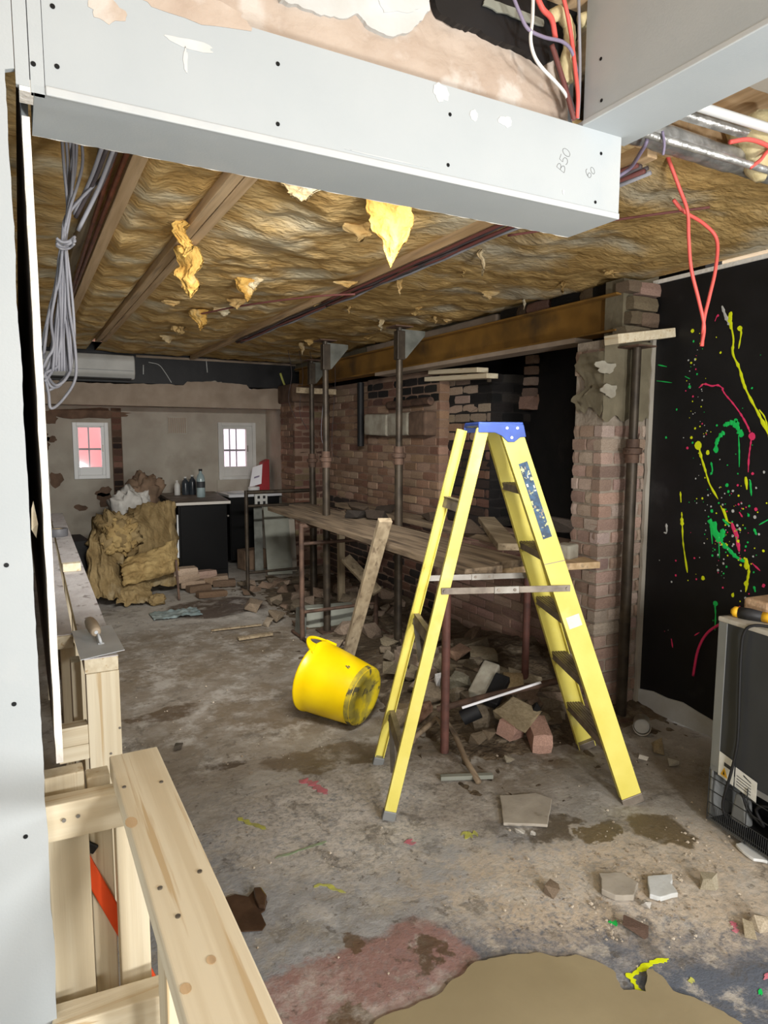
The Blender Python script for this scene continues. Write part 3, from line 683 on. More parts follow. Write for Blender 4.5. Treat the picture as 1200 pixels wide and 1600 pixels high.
def flap(parent, p, wd, ht, dirn, seed, m_='insul_bright', thick=.05, nu=16, nv=18, taper=.75):
    """a torn tongue of wool hanging from p"""
    mb = MB(); d = Vector(dirn).normalized(); side = Vector((0,0,1)).cross(d); V = []
    def fn(s, u, v):
        ww = wd*(1-taper*v**1.3)*(.9+.25*nz((v*3, seed, 0)))
        q = Vector(p)+side*((u-.5)*ww+.03*nz((v*2, seed, 5))) + Vector((0,0,.03-ht*v*(1-.22*abs(u-.5)*2*(v)))) + d*(.04*nz((u*2, v*2.4, seed)) + .02*v)
        th = thick*math.sin(math.pi*min(max(u,.02),.98))**.6*(1-.75*v)
        q += d*(s*(th + .012*nz((u*9, v*9, seed+s))))
        return q
    n0 = (nu+1)*(nv+1)
    mb.grid(lambda u, v: fn(1, u, v), nu, nv); mb.grid(lambda u, v: fn(-1, u, v), nu, nv)
    mb.f[nu*nv:] = [f[::-1] for f in mb.f[nu*nv:]]
    for i in range(nu): mb.f.append((nv*(nu+1)+i, nv*(nu+1)+i+1, n0+nv*(nu+1)+i+1, n0+nv*(nu+1)+i)); mb.f.append((i+1, i, n0+i, n0+i+1))
    for j in range(nv):
        mb.f.append(((j+1)*(nu+1), j*(nu+1), n0+j*(nu+1), n0+(j+1)*(nu+1))); a = nu
        mb.f.append((j*(nu+1)+a, (j+1)*(nu+1)+a, n0+(j+1)*(nu+1)+a, n0+j*(nu+1)+a))
    return mb.build('torn_flap', M[m_], parent=parent, smooth='all')
view = (.47,.88,0)
lab(flap(i3, at(611, 318, Z=2.44), .215, .25, view, 2, thick=.04), 'large bright yellow torn flap hanging down')
flap(i3, at(470, 300, Z=2.45), .16, .06, view, 12, 'insul')
flap(i2, at(283, 360, Z=2.46), .07, .13, view, 6, 'insul_bright', taper=.3)
flap(i2, at(292, 398, Z=2.44), .13, .22, view, 7, 'insul_bright', taper=.35)
flap(i3, at(312, 492, Z=2.45), .16, .14, view, 8, 'insul_bright', taper=.85)
flap(i3, at(385, 445, Z=2.45), .14, .12, view, 17, 'insul_bright')
for k, (px, py, wd, ht) in enumerate(((595,505,.05,.09),(472,540,.06,.12),(755,400,.03,.12),(625,445,.04,.09),(820,470,.025,.08),(880,448,.022,.07),(500,480,.12,.04),(680,500,.03,.06),(545,485,.03,.05),(725,430,.02,.04))):
    flap(i4, at(px, py, Z=2.46), wd, ht, view, 30+k, 'insul_grey', .012, 6, 8)
for k in range(9):
    flap(i3, (.9+.8*R.random(), 2.2+4.5*R.random(), 2.45), .05+.12*R.random(), .03+.05*R.random(), view, 50+k, 'insul', .012, 8, 8)
for k in range(8):
    flap(i4, (1.95+1.0*R.random(), 2.0+4*R.random(), 2.47), .05+.1*R.random(), .02+.05*R.random(), view, 80+k, 'insul_grey', .012, 8, 8)
fm = tag(MB().tube([(2.13,1.47,2.62),(2.14,1.46,2.57),(2.15,1.45,2.52),(2.165,1.445,2.47),(2.17,1.44,2.435)], [.065,.060,.048,.040,.018], 12).build('foam_drip', M['foam'], smooth='all'), 'cream lump of hardened foam drooping over the foil duct at upper right', 'foam')
for p in fm.data.vertices:
    p.co += Vector((.016*nz(p.co*14), .012*nz(p.co*14+Vector((3,0,0))), .01*nz(p.co*20)))

# ---- services near the right of the opening
def line(name, pts, r, m_, label, cat, group=None, n=8):
    return tag(MB().tube(pts, r, n).build(name, M[m_], smooth='all'), label, cat, group)
def spl(pts, k=8):
    pts = [Vector(p) for p in pts]; out = []
    Q = [2*pts[0]-pts[1]]+pts+[2*pts[-1]-pts[-2]]
    for i in range(1, len(Q)-2):
        for t in range(k):
            t /= k; a, b, c_, d = Q[i-1], Q[i], Q[i+1], Q[i+2]
            out.append(.5*((2*b)+(c_-a)*t+(2*a-5*b+4*c_-d)*t*t+(3*b-a-3*c_+d)*t**3))
    return out+[pts[-1]]
dp = [(1.50+1.65*k/40, 1.50+.01*nz((k*.3,0,0)), 2.505+.006*nz((k*.4,3,0))) for k in range(41)]
line('foil_duct', dp, [.038+.004*nz((k*.9, 1, 0)) for k in range(41)], 'foil', 'crinkled foil-wrapped duct below the right-hand box beam', 'duct', n=14)
line('steel_conduit', [(1.52,1.42,2.455),(3.15,1.40,2.452)], .011, 'foil', 'thin bright straight conduit in front of the foil duct', 'pipe')
line('white_pipe', [(1.52,1.40,2.555),(3.15,1.34,2.56)], .014, 'white', 'upper white pipe beside the foam lump at upper right', 'pipe', n=10)
line('steel_channel', [(1.50,1.46,2.56),(3.1,1.43,2.58)], .02, 'foil', 'shiny rail between white pipe and foil duct', 'pipe', n=4)
red = thing('red_cable', at(1042,240,Y=1.56), 'bright red cable hanging in a long loop in front of the black wall', 'cable')
yy = 1.60
MB().tube(spl([at(1036,205,Y=yy+.02), at(1042,240,Y=yy), at(1060,290,Y=yy-.01), at(1074,330,Y=yy), at(1076,370,Y=yy), at(1080,420,Y=yy), at(1092,470,Y=yy), at(1100,510,Y=yy), at(1096,541,Y=yy)]), .0062, 8).build('cable_strand', M['cable_red'], parent=red, smooth='all')
MB().tube(spl([at(1052,312,Y=yy+.04), at(1068,330,Y=yy+.03), at(1100,350,Y=yy+.02), at(1120,375,Y=yy+.01), at(1118,420,Y=yy), at(1108,465,Y=yy), at(1100,500,Y=yy), at(1097,541,Y=yy+.008)]), .0062, 8).build('cable_strand', M['cable_red'], parent=red, smooth='all')
line('red_flex', spl([at(1140,222,Y=1.40), at(1170,218,Y=1.39), at(1200,228,Y=1.39), at(1240,250,Y=1.39)]), .007, 'cable_red', 'short red cable looping over the foil duct at the right edge', 'cable')
line('red_flex', spl([at(1172,262,Y=1.41), at(1188,250,Y=1.40), at(1200,236,Y=1.40), at(1230,215,Y=1.40)]), .006, 'cable_red', 'twisted red cable below the foil duct at the right edge', 'cable')
line('purple_cable', spl([at(966,276,Y=1.62), at(985,262,Y=1.58), at(1000,240,Y=1.50), at(1010,222,Y=1.45), at(1012,205,Y=1.45)]), .006, 'cable_purple', 'purple-grey cable curving beside the end of the long box beam', 'cable')
line('purple_tail', spl([at(1035,205,Y=1.40), at(1038,225,Y=1.40), at(1036,242,Y=1.41)]), .004, 'cable_purple', 'thin grey cable tail above the red loop', 'cable')
# ---- cable bundle in the corner between the two box beams
g_ = 'cables in the corner between the box beams'
def cornercable(name, pix, r, m_, label, y=1.335):
    line(name, spl([at(px, py, Y=y+dy) for px, py, dy in pix]), r, m_, label, 'cable', g_)
cornercable('white_cable', [(833,-10,0),(832,30,.0),(829,60,0),(834,85,0),(846,105,0),(868,128,.01),(884,148,.02),(896,178,.02)], .0042, 'cable_white', 'white cable curving down in front of the black patch')
cornercable('purple_cable', [(800,-10,0),(812,20,0),(825,45,0),(850,58,0),(880,66,.0),(895,85,.01),(903,130,.02),(901,180,.03)], .0042, 'cable_purple', 'purple-grey cable crossing the corner bundle')
cornercable('red_cable', [(836,-12,0),(848,14,0),(862,30,.01),(868,60,.03)], .0065, 'cable_red', 'left red cable of the corner bundle')
cornercable('red_cable', [(878,-12,0),(886,20,0),(893,60,.01),(899,110,.01),(903,150,.01),(902,185,.02)], .005, 'cable_red', 'right red cable of the corner bundle, running down to the beam')
cornercable('brown_cable', [(862,70,.02),(872,100,.02),(884,140,.02),(897,188,.02)], .006, 'cable_maroon', 'brown cable leaning along the plaster in the corner')
cornercable('dark_cable', [(866,80,.03),(874,110,.025),(888,150,.025),(898,184,.03)], .007, 'cable_dark', 'dark thick cable lowest in the corner bundle')
cornercable('grey_cable', [(904,-8,.0),(905,40,.0),(906,100,.01),(905,150,.01),(903,186,.02)], .004, 'cable_grey', 'pale grey cable tight against the right-hand beam')
for k, pix in enumerate(([(860,30,.04),(872,20,.03),(888,40,.03),(890,70,.03),(884,95,.04),(888,130,.04)], [(905,35,.03),(918,28,.02),(922,40,.02)])):
    mb = MB(); mb.tube(spl([at(a, b, Y=1.34+c_) for a, b, c_ in pix], 5), [.014+.007*abs(nz((j*.7, k, 0))) for j in range(5*(len(pix)-1)+1)], 9)
    tag(mb.build('foam_blob', M['foam'], smooth='all'), ('cream hardened foam behind the corner cables', 'small cream foam lump at the upper edge of the right-hand beam')[k], 'foam')
# ---- grey cable bundle hanging at the left
gc = thing('grey_cable_bundle', (.13, 2.2, 2.45), 'hanging bundle of grey cables tied together beside the white board edge', 'cable bundle')
yb = 2.2
def strand(pix, r=.0043, m_='cable_grey', dy=0):
    MB().tube(spl([at(a, b, Y=yb+dy+R.uniform(-.02,.02)) for a, b in pix], 6), r, 6).build('cable_strand', M[m_], parent=gc, smooth='all')
for k in range(8):
    o1 = R.uniform(-3,3); t0 = 96+k*6 if k < 6 else 150+k*3
    strand([(t0, 205), (t0+R.uniform(-2,4), 260), (105+o1+k*.8, 330), (100+o1, 378), (97+o1*2, 430), (92+k*3-8, 520), (84+k*4.6-6, 580)])
strand([(102,385),(108,480),(117,540),(118,590),(100,622),(80,638),(76,615),(70,585)])
strand([(100,385),(104,470),(112,560),(104,590),(88,602),(76,590),(70,575)])
strand([(98,385),(92,440),(78,480),(71,530),(68,560)])
strand([(97,385),(88,450),(80,500),(84,540),(74,560),(67,575)])
strand([(103,385),(113,470),(116,530),(110,575),(92,600),(72,612)])
strand([(101,385),(106,480),(110,560),(97,598),(80,604),(68,580)])
strand([(96,385),(86,450),(74,500),(66,540)])
strand([(99,385),(97,470),(94,540),(84,575),(70,596)])
strand([(98,385),(94,460),(90,520),(80,560),(68,590)])
strand([(100,385),(102,450),(99,540),(92,570),(72,582)])
for k in range(3): strand([(88,372+k*4),(97,378+k*4),(108,377+k*4),(117,370+k*3)], .0045, dy=-.03)
strand([(88,384),(97,389),(108,388),(116,381)], .0036, dy=-.03)
for k, (a, b, m_) in enumerate((((186,225),(126,350),'cable_dark'),((178,232),(122,360),'cable_grey'),((168,230),(118,340),'cable_dark'),((160,228),(116,335),'cable_grey'))):
    line('loose_cable', spl([at(*a, Y=2.1), at((a[0]+b[0])/2+3, (a[1]+b[1])/2, Y=2.2), at(*b, Y=2.28)], 6), .006, m_, ('outermost dark', 'outermost grey', 'inner dark', 'inner grey')[k]+' cable joining the hanging bundle from the right', 'cable')
for k in range(2):
    line('copper_pipe', [(.335+k*.022-.06*k, 1.6, 2.462), (.335+k*.022-.03*k, 5.2, 2.462)], .0085, 'copper', ('copper pipe nearer the joist above the cable bundle', 'copper pipe nearer the hanging cable bundle')[k], 'pipe', n=10)
# ---- cable run along the ceiling
mbs = [('cable_dark', .0), ('cable_maroon', .016), ('cable_dark', .03), ('cable_grey', .044), ('cable_maroon', -.016), ('cable_dark', .02)]
rn = thing('ceiling_cable_run', (1.83, 1.6, 2.44), 'dark and maroon cables running together along the ceiling insulation', 'cable bundle')
for k, (m_, dx) in enumerate(mbs):
    pts = [Vector((1.795+dx+.012*nz((j*.35, k, 0)), 1.6+j*.17, 2.462+.012*nz((j*.5, k, 4))-.012*(k % 2))) for j in range(28 if k < 4 else 16)]
    MB().tube(pts, .008, 6).build('cable_strand', M[m_], parent=rn, smooth='all')
line('maroon_cable', spl([(1.80,3.7,2.44),(1.6,3.9,2.44),(1.35,4.4,2.45),(1.15,4.9,2.45)]), .006, 'cable_maroon', 'single maroon cable branching left across the wool', 'cable')
line('thin_red_wire', spl([(1.86,2.35,2.445),(2.0,2.1,2.44),(2.15,1.9,2.445),(2.3,1.72,2.45)]), .005, 'cable_maroon', 'thin red-brown wire on the wool beyond the cable run', 'cable')

# ================================================================== TIMBER FRAMES
def timber(parent, a, b, wd, ht, name, side=None, m_='pine', bev=.003):
    dv = [abs(p-q) for p, q in zip(a, b)]; k = dv.index(max(dv))
    if m_ == 'pine': m_ = ('pine_x', 'pine', 'pine_z')[k]
    o = MB().bar(a, b, wd, ht, side).build(name, M[m_], parent=parent, bevel=bev); return o
def wscrew(parent, p, nrm=(0,0,1)):
    p = Vector(p); n = Vector(nrm); MB().cyl(p-n*.001, p+n*.0016, .0038, n=9).build('screw', M['alu'], parent=parent)
ff = thing('pine_stud_wall', (.19, .8, 0), 'near pale pine frame with a screwed top rail at lower left', 'timber frame')
timber(ff, (.1865, .30, .907), (.1815, 1.46, .907), .097, .046, 'top_rail')
timber(ff, (.005, 1.405, .852), (.170, 1.395, .852), .045, .075, 'cross_rail', (0,1,0))
timber(ff, (.046, 1.445, 0), (.046, 1.445, .80), .078, .045, 'stud', (1,0,0))
timber(ff, (.112, 1.505, 0), (.112, 1.505, .88), .046, .045, 'stud', (1,0,0))
timber(ff, (.165, 1.435, 0), (.165, 1.435, .80), .060, .045, 'stud', (1,0,0))
timber(ff, (.002, 1.36, .425), (.235, 1.33, .43), .06, .09, 'noggin', (0,1,0))
timber(ff, (.205, 1.18, 0), (.205, 1.18, .88), .05, .09, 'stud', (1,0,0))
timber(ff, (.20, .45, 0), (.20, .45, .88), .05, .09, 'stud', (1,0,0))
timber(ff, (.046, 1.485, .70), (.046, 1.485, .908), .076, .045, 'end_block', (1,0,0))
for px, py in ((232,1168),(194,1230),(252,1222),(312,1362),(250,1388),(278,1432)): wscrew(ff, at(px, py, Z=.9305))
for (px, py, a_, b_) in ((205,1285,.010,.018),(290,1545,.007,.009),(330,1500,.006,.008)):
    p = at(px, py, Z=.9304); k_ = [(p.x+a_*math.cos(t*.524)*(1+.2*nz((t,px,0))), p.y+b_*math.sin(t*.524), p.z) for t in range(12)]
    lab(MB().prism(k_, (0,0,.0006)).build('knot', M['joist'], parent=ff), 'brown knot in the rail')
for px, py in ((100,1282),(122,1275)): wscrew(ff, at(px, py, Y=1.376), (0,-1,0))
fr = thing('pine_bar_counter', (.2, 4.4, 0), 'long pine frame running back along the left side, its top spattered with plaster', 'timber frame')
timber(fr, (.194, 2.24, .877), (.262, 6.70, .877), .100, .046, 'top_rail')
timber(fr, (.194, 2.24, .9012), (.262, 6.70, .9012), .099, .003, 'spattered_top', m_='spatter', bev=0)
timber(fr, (.092, 2.55, .877), (.165, 6.70, .877), .080, .046, 'rear_rail')
timber(fr, (.092, 2.56, .9012), (.165, 6.70, .9012), .079, .003, 'spattered_top', m_='spatter', bev=0)
timber(fr, (.196, 2.262, 0), (.196, 2.262, .853), .098, .045, 'post', (1,0,0))
for y in (3.1, 3.9, 4.7, 5.5, 6.3): 
    x = .194+(y-2.24)*.01525
    timber(fr, (x, y, 0), (x, y, .853), .095, .045, 'post', (1,0,0))
timber(fr, (.115, 2.60, 0), (.115, 2.60, .853), .05, .045, 'post', (1,0,0)); timber(fr, (.128, 2.42, .0), (.128, 2.42, .853), .03, .07, 'post', (1,0,0))
timber(fr, (.06, 2.262, .66), (.146, 2.262, .66), .05, .062, 'noggin', (0,1,0), bev=.002); timber(fr, (.06, 2.262, .603), (.146, 2.262, .603), .05, .05, 'noggin', (0,1,0), bev=.002)
timber(fr, (.08, 3.3, .45), (.2, 6.6, .45), .045, .09, 'mid_rail'); timber(fr, (.20, 2.3, .03), (.262, 6.7, .03), .095, .045, 'bottom_rail')
for p in ((.18,2.259,.80),(.24,2.238,.66),(.21,2.238,.58)): wscrew(fr, p, (0,-1,0))
# trowel lying on the end of the far rail
tr = thing('plastering_trowel', (.195, 2.33, .9035), 'steel plastering trowel lying on the near end of the long frame', 'trowel')
q = [at(112,987,Z=.905), at(174,977,Z=.905), at(195,1016,Z=.905), at(126,1032,Z=.905)]
MB().prism(q, (0,0,.002)).build('blade', M['steelblade'], parent=tr)
a, b = at(158,1006,Z=.908), at(149,975,Z=.908)
MB().bar(a, b, .02, .006).build('tang', M['steelblade'], parent=tr, bevel=.002)
MB().tube([a+Vector((0,0,.002)), a+Vector((-.004,.01,.02)), a+Vector((-.008,.03,.032))], .005, 8).build('shank', M['steelblade'], parent=tr, smooth='all')
ha, hb = a+Vector((-.012,.02,.036)), a+Vector((-.022,.15,.046)); hd = hb-ha
MB().tube([ha, ha+hd*.04, ha+hd*.3, ha+hd*.6, ha+hd*.93, hb], [.012,.0165,.020,.021,.017,.008], 14).build('handle', M['woodhandle'], parent=tr, smooth='all')
MB().cyl(ha-hd*.012, ha+hd*.01, .006, n=10).build('ferrule', M['steelblade'], parent=tr, smooth=True)
tp_ = thing('tape_roll', (.215, 5.15, .9035), 'grey tape roll on top of the long timber frame', 'tape')
mt_ = Matrix.Translation((.205,5.15,.9035))
MB().lathe([(.040,0),(.062,0),(.064,.004),(.064,.05),(.062,.054),(.040,.054),(.040,0)], 26, mt_).build('tape', M['tapegrey'], parent=tp_, smooth=True)
MB().lathe([(.036,.002),(.0399,.002),(.0399,.052),(.036,.052),(.036,.002)], 26, mt_).build('core', M['pine_dirty'], parent=tp_, smooth=True)
tag(MB().box((.205,3.78,.925), (.085,.05,.042), Euler((0,0,.05)).to_matrix()).build('wood_offcut', M['pine'], bevel=.002), 'small pale wood offcut lying on the long timber frame', 'wood')
ob_ = thing('orange_bar', (.11,1.47,.5), 'orange steel bar with a dark end leaning between the near studs', 'tool')
MB().bar((.072,1.474,.715), (.155,1.474,.50), .010, .029, (0,1,0)).build('bar', M['orange'], parent=ob_, bevel=.003)
MB().bar((.060,1.474,.755), (.100,1.474,.722), .010, .020, (0,1,0)).build('dark_end', M['rubber'], parent=ob_, bevel=.003)
MB().bar((.155,1.474,.50), (.215,1.474,.33), .010, .029, (0,1,0)).build('lower_bar', M['orange'], parent=ob_, bevel=.003)

# ================================================================== STEP LADDER
ld = thing('step_ladder', (1.9, 2.38, 0), 'tall yellow fibreglass stepladder with a blue top, standing open in the middle of the floor', 'ladder')
ZT = 1.632
RAIL = {'A': ((1.287,2.334,0),(1.722,2.312,ZT)), 'B': ((1.482,2.801,0),(1.786,2.560,ZT)),
        'C': ((2.299,1.936,0),(1.832,2.266,ZT)), 'D': ((2.521,2.445,0),(1.930,2.506,ZT))}
WD = Vector((.385,.923,0)).normalized()          # across the ladder, near side to far side
def rp(k, z, zt=ZT): a, b = (Vector(p) for p in RAIL[k]); return a.lerp(b, z/zt)
def channel(k, wdt, fl, inward):
    a, b = rp(k, .0), rp(k, ZT); d = (b-a).normalized(); n = WD*inward; n = (n-d*n.dot(d)).normalized(); s = d.cross(n)
    mb = MB(); t = .0045
    mb.bar(a, b, wdt, t, s)
    for sg in (-1, 1):
        o = s*sg*(wdt/2-t/2)+n*(fl/2); mb.bar(a+o, b+o, t, fl, s)
    return mb, d, n, s
for k, wdt, fl, inn, nm in (('A',.050,.022,1,'rear_rail'),('B',.046,.020,-1,'rear_rail'),('C',.092,.03,1,'front_rail'),('D',.092,.03,-1,'front_rail')):
    mb, d, n, s = channel(k, wdt, fl, inn); o = mb.build(nm, M['grp'], parent=ld, bevel=.0012)
    f0 = rp(k, .0)+n*.010
    MB().bar(f0-d*.006, f0+d*.034, wdt+.006, .034, s).build('foot', M['alu_dark'] if k in 'CD' else M['greymetal'], parent=ld, bevel=.003)
    if k == 'C':
        for z0, z1, off, wd2, m_, nm2 in ((1.17,1.49,-.004,.040,'bluelabel','sticker'),(.785,.835,.0,.06,'whitelabel','sticker')):
            p0, p1 = rp(k, z0)-n*.0032+s*off, rp(k, z1)-n*.0032+s*off
            lab(MB().bar(p0, p1, wd2, .0012, s).build(nm2, M[m_], parent=o), {'bluelabel':'long worn blue sticker','whitelabel':'small torn white sticker'}[m_])
        rr = random.Random(3)
        for q in range(11):      # what is left of the lettering: unreadable scraps
            z = 1.19+.28*rr.random(); p0 = rp(k, z)-n*.0042+s*rr.uniform(-.02,.012); MB().bar(p0, p0+d*rr.uniform(.006,.016), rr.uniform(.003,.008), .0006, s).build('sticker_scrap', M['whitelabel'] if q % 2 else M['alu_dark'], parent=o)
        p0 = rp(k, 1.06)-n*.003; lab(MB().bar(p0-s*.045, p0+s*.045+d*.012, .003, .001, d).build('scratch', M['alu_dark'], parent=o), 'dark scratch across the rail')
UD = (rp('C', .0)-rp('A', .0)).normalized()
for z in (.25, .53, .82, 1.10, 1.385):
    a, b = rp('C', z), rp('D', z); ax = (b-a).normalized(); sd = Vector((0,0,1)).cross(ax).normalized()
    if sd.dot(UD) < 0: sd = -sd
    a2, b2_ = a+ax*.004, b-ax*.004
    mb = MB(); mb.bar(a2, b2_, .080, .005, sd)
    for e in (-.0375, .0375): mb.bar(a2+sd*e-Vector((0,0,.014)), b2_+sd*e-Vector((0,0,.014)), .004, .03, sd)
    t = mb.build('tread', M['alu_dark'], parent=ld, bevel=.0012)
    g = MB()
    for e in (-.028,-.014,0,.014,.028): g.bar(a2+sd*e+Vector((0,0,.0035)), b2_+sd*e+Vector((0,0,.0035)), .006, .003, sd)
    g.build('tread_rib', M['alu_dark'], parent=t)
for z in (.245, .735, 1.30):
    a, b = rp('A', z)+WD*.004, rp('B', z)-WD*.004; dd = (rp('A', ZT)-rp('A', 0)).normalized()
    MB().bar(a, b, .004, .05, WD.cross(dd)).build('rear_brace', M['alu_dark'], parent=ld)
    MB().bar(a+UD*.012+Vector((0,0,.024)), b+UD*.012+Vector((0,0,.024)), .026, .004, UD).build('rear_brace', M['alu_dark'], parent=ld)
for z, k in ((.245,'B'),(.735,'B')):
    a, b = rp('B', z)+UD*.006, rp('A', z-.16)+WD*.03+UD*.006; MB().bar(a, a.lerp(b,.75), .022, .004, UD).build('diagonal_strut', M['alu'], parent=ld)
for ka, kb, sg in (('A','C',-1),('B','D',1)):
    z = .955 if sg < 0 else .93; a, b = rp(ka, z)+WD*sg*.008, rp(kb, z)+WD*sg*.008
    d = (b-a).normalized(); a, b = a-d*.012, b+d*.03
    st_ = MB().bar(a, b, .004, .028, WD).build('spreader', M['alu_dark'] if sg < 0 else M['alu'], parent=ld, bevel=.001)
    m = (a+b)/2; MB().bar(m-d*.055, m+d*.055, .009, .032, WD).build('hinge', M['alu'], parent=st_, bevel=.002)
    for p in (m-d*.035, m+d*.035, a+d*.014, b-d*.014): MB().cyl(p-WD*.007, p+WD*.007, .007, n=10).build('rivet', M['alu_dark'], parent=st_)
# blue moulded top
tl, trr = rp('A', ZT), rp('C', ZT); fl_, fr_ = rp('B', ZT), rp('D', ZT)
u2 = ((trr-tl)).normalized(); u2.z = 0; u2.normalize(); w2 = WD
O = tl-u2*.022-w2*.008
LN = (trr-tl).length+.075; WW = (fl_-tl).length+.016
def tp3(x, y, z): return O+u2*x+w2*y+Vector((0,0,z-O.z))
cap = MB().prism([tp3(0,0,1.640), tp3(LN,0,1.640), tp3(LN,WW,1.640), tp3(0,WW,1.640)], (0,0,.022)).build('top_cap', M['blueplastic'], parent=ld, bevel=.006)
for y in (-.003, WW-.001):
    P = [tp3(0,y,1.652), tp3(LN,y,1.652), tp3(LN+.012,y,1.600), tp3(LN*.93,y,1.598), tp3(LN*.80,y,1.578), tp3(LN*.66,y,1.578), tp3(LN*.52,y,1.604), tp3(LN*.36,y,1.618), tp3(0,y,1.618)]
    MB().prism(P, w2*.005).build('cap_side', M['blueplastic'], parent=cap, bevel=.002)
    if y < 0:
        for x, z in ((LN*.63,1.637),(LN*.86,1.637),(LN*.74,1.597)): p = tp3(x, y, z); MB().cyl(p-w2*.002, p+w2*.002, .006, n=10).build('rivet', M['white'], parent=cap)

# ================================================================== YELLOW TUB
tb = thing('flexible_tub', (1.45, 3.4, 0), 'yellow rubber tub lying on its side on the floor beside the stepladder', 'tub')
axd = Vector((-.50,.84,.16)).normalized(); base = Vector((1.615,3.195,.168))
zz_ = axd; xx = zz_.cross(Vector((0,0,1))).normalized(); yy_ = zz_.cross(xx)
MT = Matrix.Translation(base) @ Matrix((xx, yy_, zz_)).transposed().to_4x4()
prof = [(.150,.0),(.163,.006),(.168,.02),(.178,.10),(.190,.20),(.199,.29),(.203,.335),(.209,.340),(.210,.35),(.204,.355),(.197,.350),(.193,.29),(.184,.20),(.172,.10),(.160,.03),(.0005,.022)]
body = MB().lathe(prof, 48, MT).build('body', M['tub'], parent=tb, smooth='all')
MB().lathe([(.0005,.004),(.10,.003),(.118,-.003),(.140,-.003),(.150,.0),(.158,.003)], 48, MT).build('base', M['tubdirty'], parent=tb, smooth='all')
lab(MB().lathe([(.158,.003),(.1655,.008),(.1695,.02),(.1712,.032)], 48, MT).build('dirty_rim', M['tubdirty'], parent=tb, smooth='all'), 'scuffed dirty band round the base')
def handle(ang):
    """an ear with a hole, rising from the rim in line with the wall"""
    ca, sa = math.cos(ang), math.sin(ang); out = Vector((ca, sa, 0)); tan = Vector((-sa, ca, 0)); V = []; F = []; n = 20
    for k in range(n+1):
        t = math.pi*k/n
        for rx, rz, z0 in ((.092,.118,.318),(.052,.072,.345)):
            for o in (-.007,.008):
                x = rx*math.cos(t)*(1 if rx < .06 else 1+.25*(1-math.sin(t))**2)
                V.append(MT @ (out*(math.sqrt(max(.206**2-x*x, .01))+o)+tan*x+Vector((0,0,z0+rz*math.sin(t)**.85))))
    for k in range(n):
        a, b = k*4, k*4+4
        for q in ((0,1),(1,3),(3,2),(2,0)): F.append((a+q[0], a+q[1], b+q[1], b+q[0]))
    for a in (0, n*4): F.append((a, a+1, a+3, a+2))
    MB().add(V, F).build('handle', M['tub'], parent=tb, smooth='all', bevel=.003)
UPL = (MT.inverted().to_3x3() @ Vector((-.05,.0,1))); ang = math.atan2(UPL.y, UPL.x)
handle(ang+.12)
p = MT @ Vector((.196*math.cos(ang-.5), .196*math.sin(ang-.5), .12))
for k in range(3):
    q = MT @ Vector((.1805*math.cos(ang-.40+.03*k), .1805*math.sin(ang-.40+.03*k), .095+.012*(k % 2))); MB().tube([q, q+Vector((.004,0,.003))], .007, 6).build('mud_spot', M['render'], parent=body)

# leaning plank behind the tub and a scrap under the boards
tag(MB().bar(at(537,1050,Z=.02), at(602,812,X=1.80), .080, .036, (1,-.3,.2)).build('leaning_plank', M['pine_dirty_z'], bevel=.004), 'grey weathered timber leaning on the scaffold boards behind the yellow tub', 'timber')
tag(MB().bar(at(590,925,Y=4.6), at(540,872,Y=4.9), .085, .04, (1,0,.4)).build('leaning_offcut', M['pine_dirty'], bevel=.004), 'short wood offcut slanting behind the leaning grey timber', 'timber')

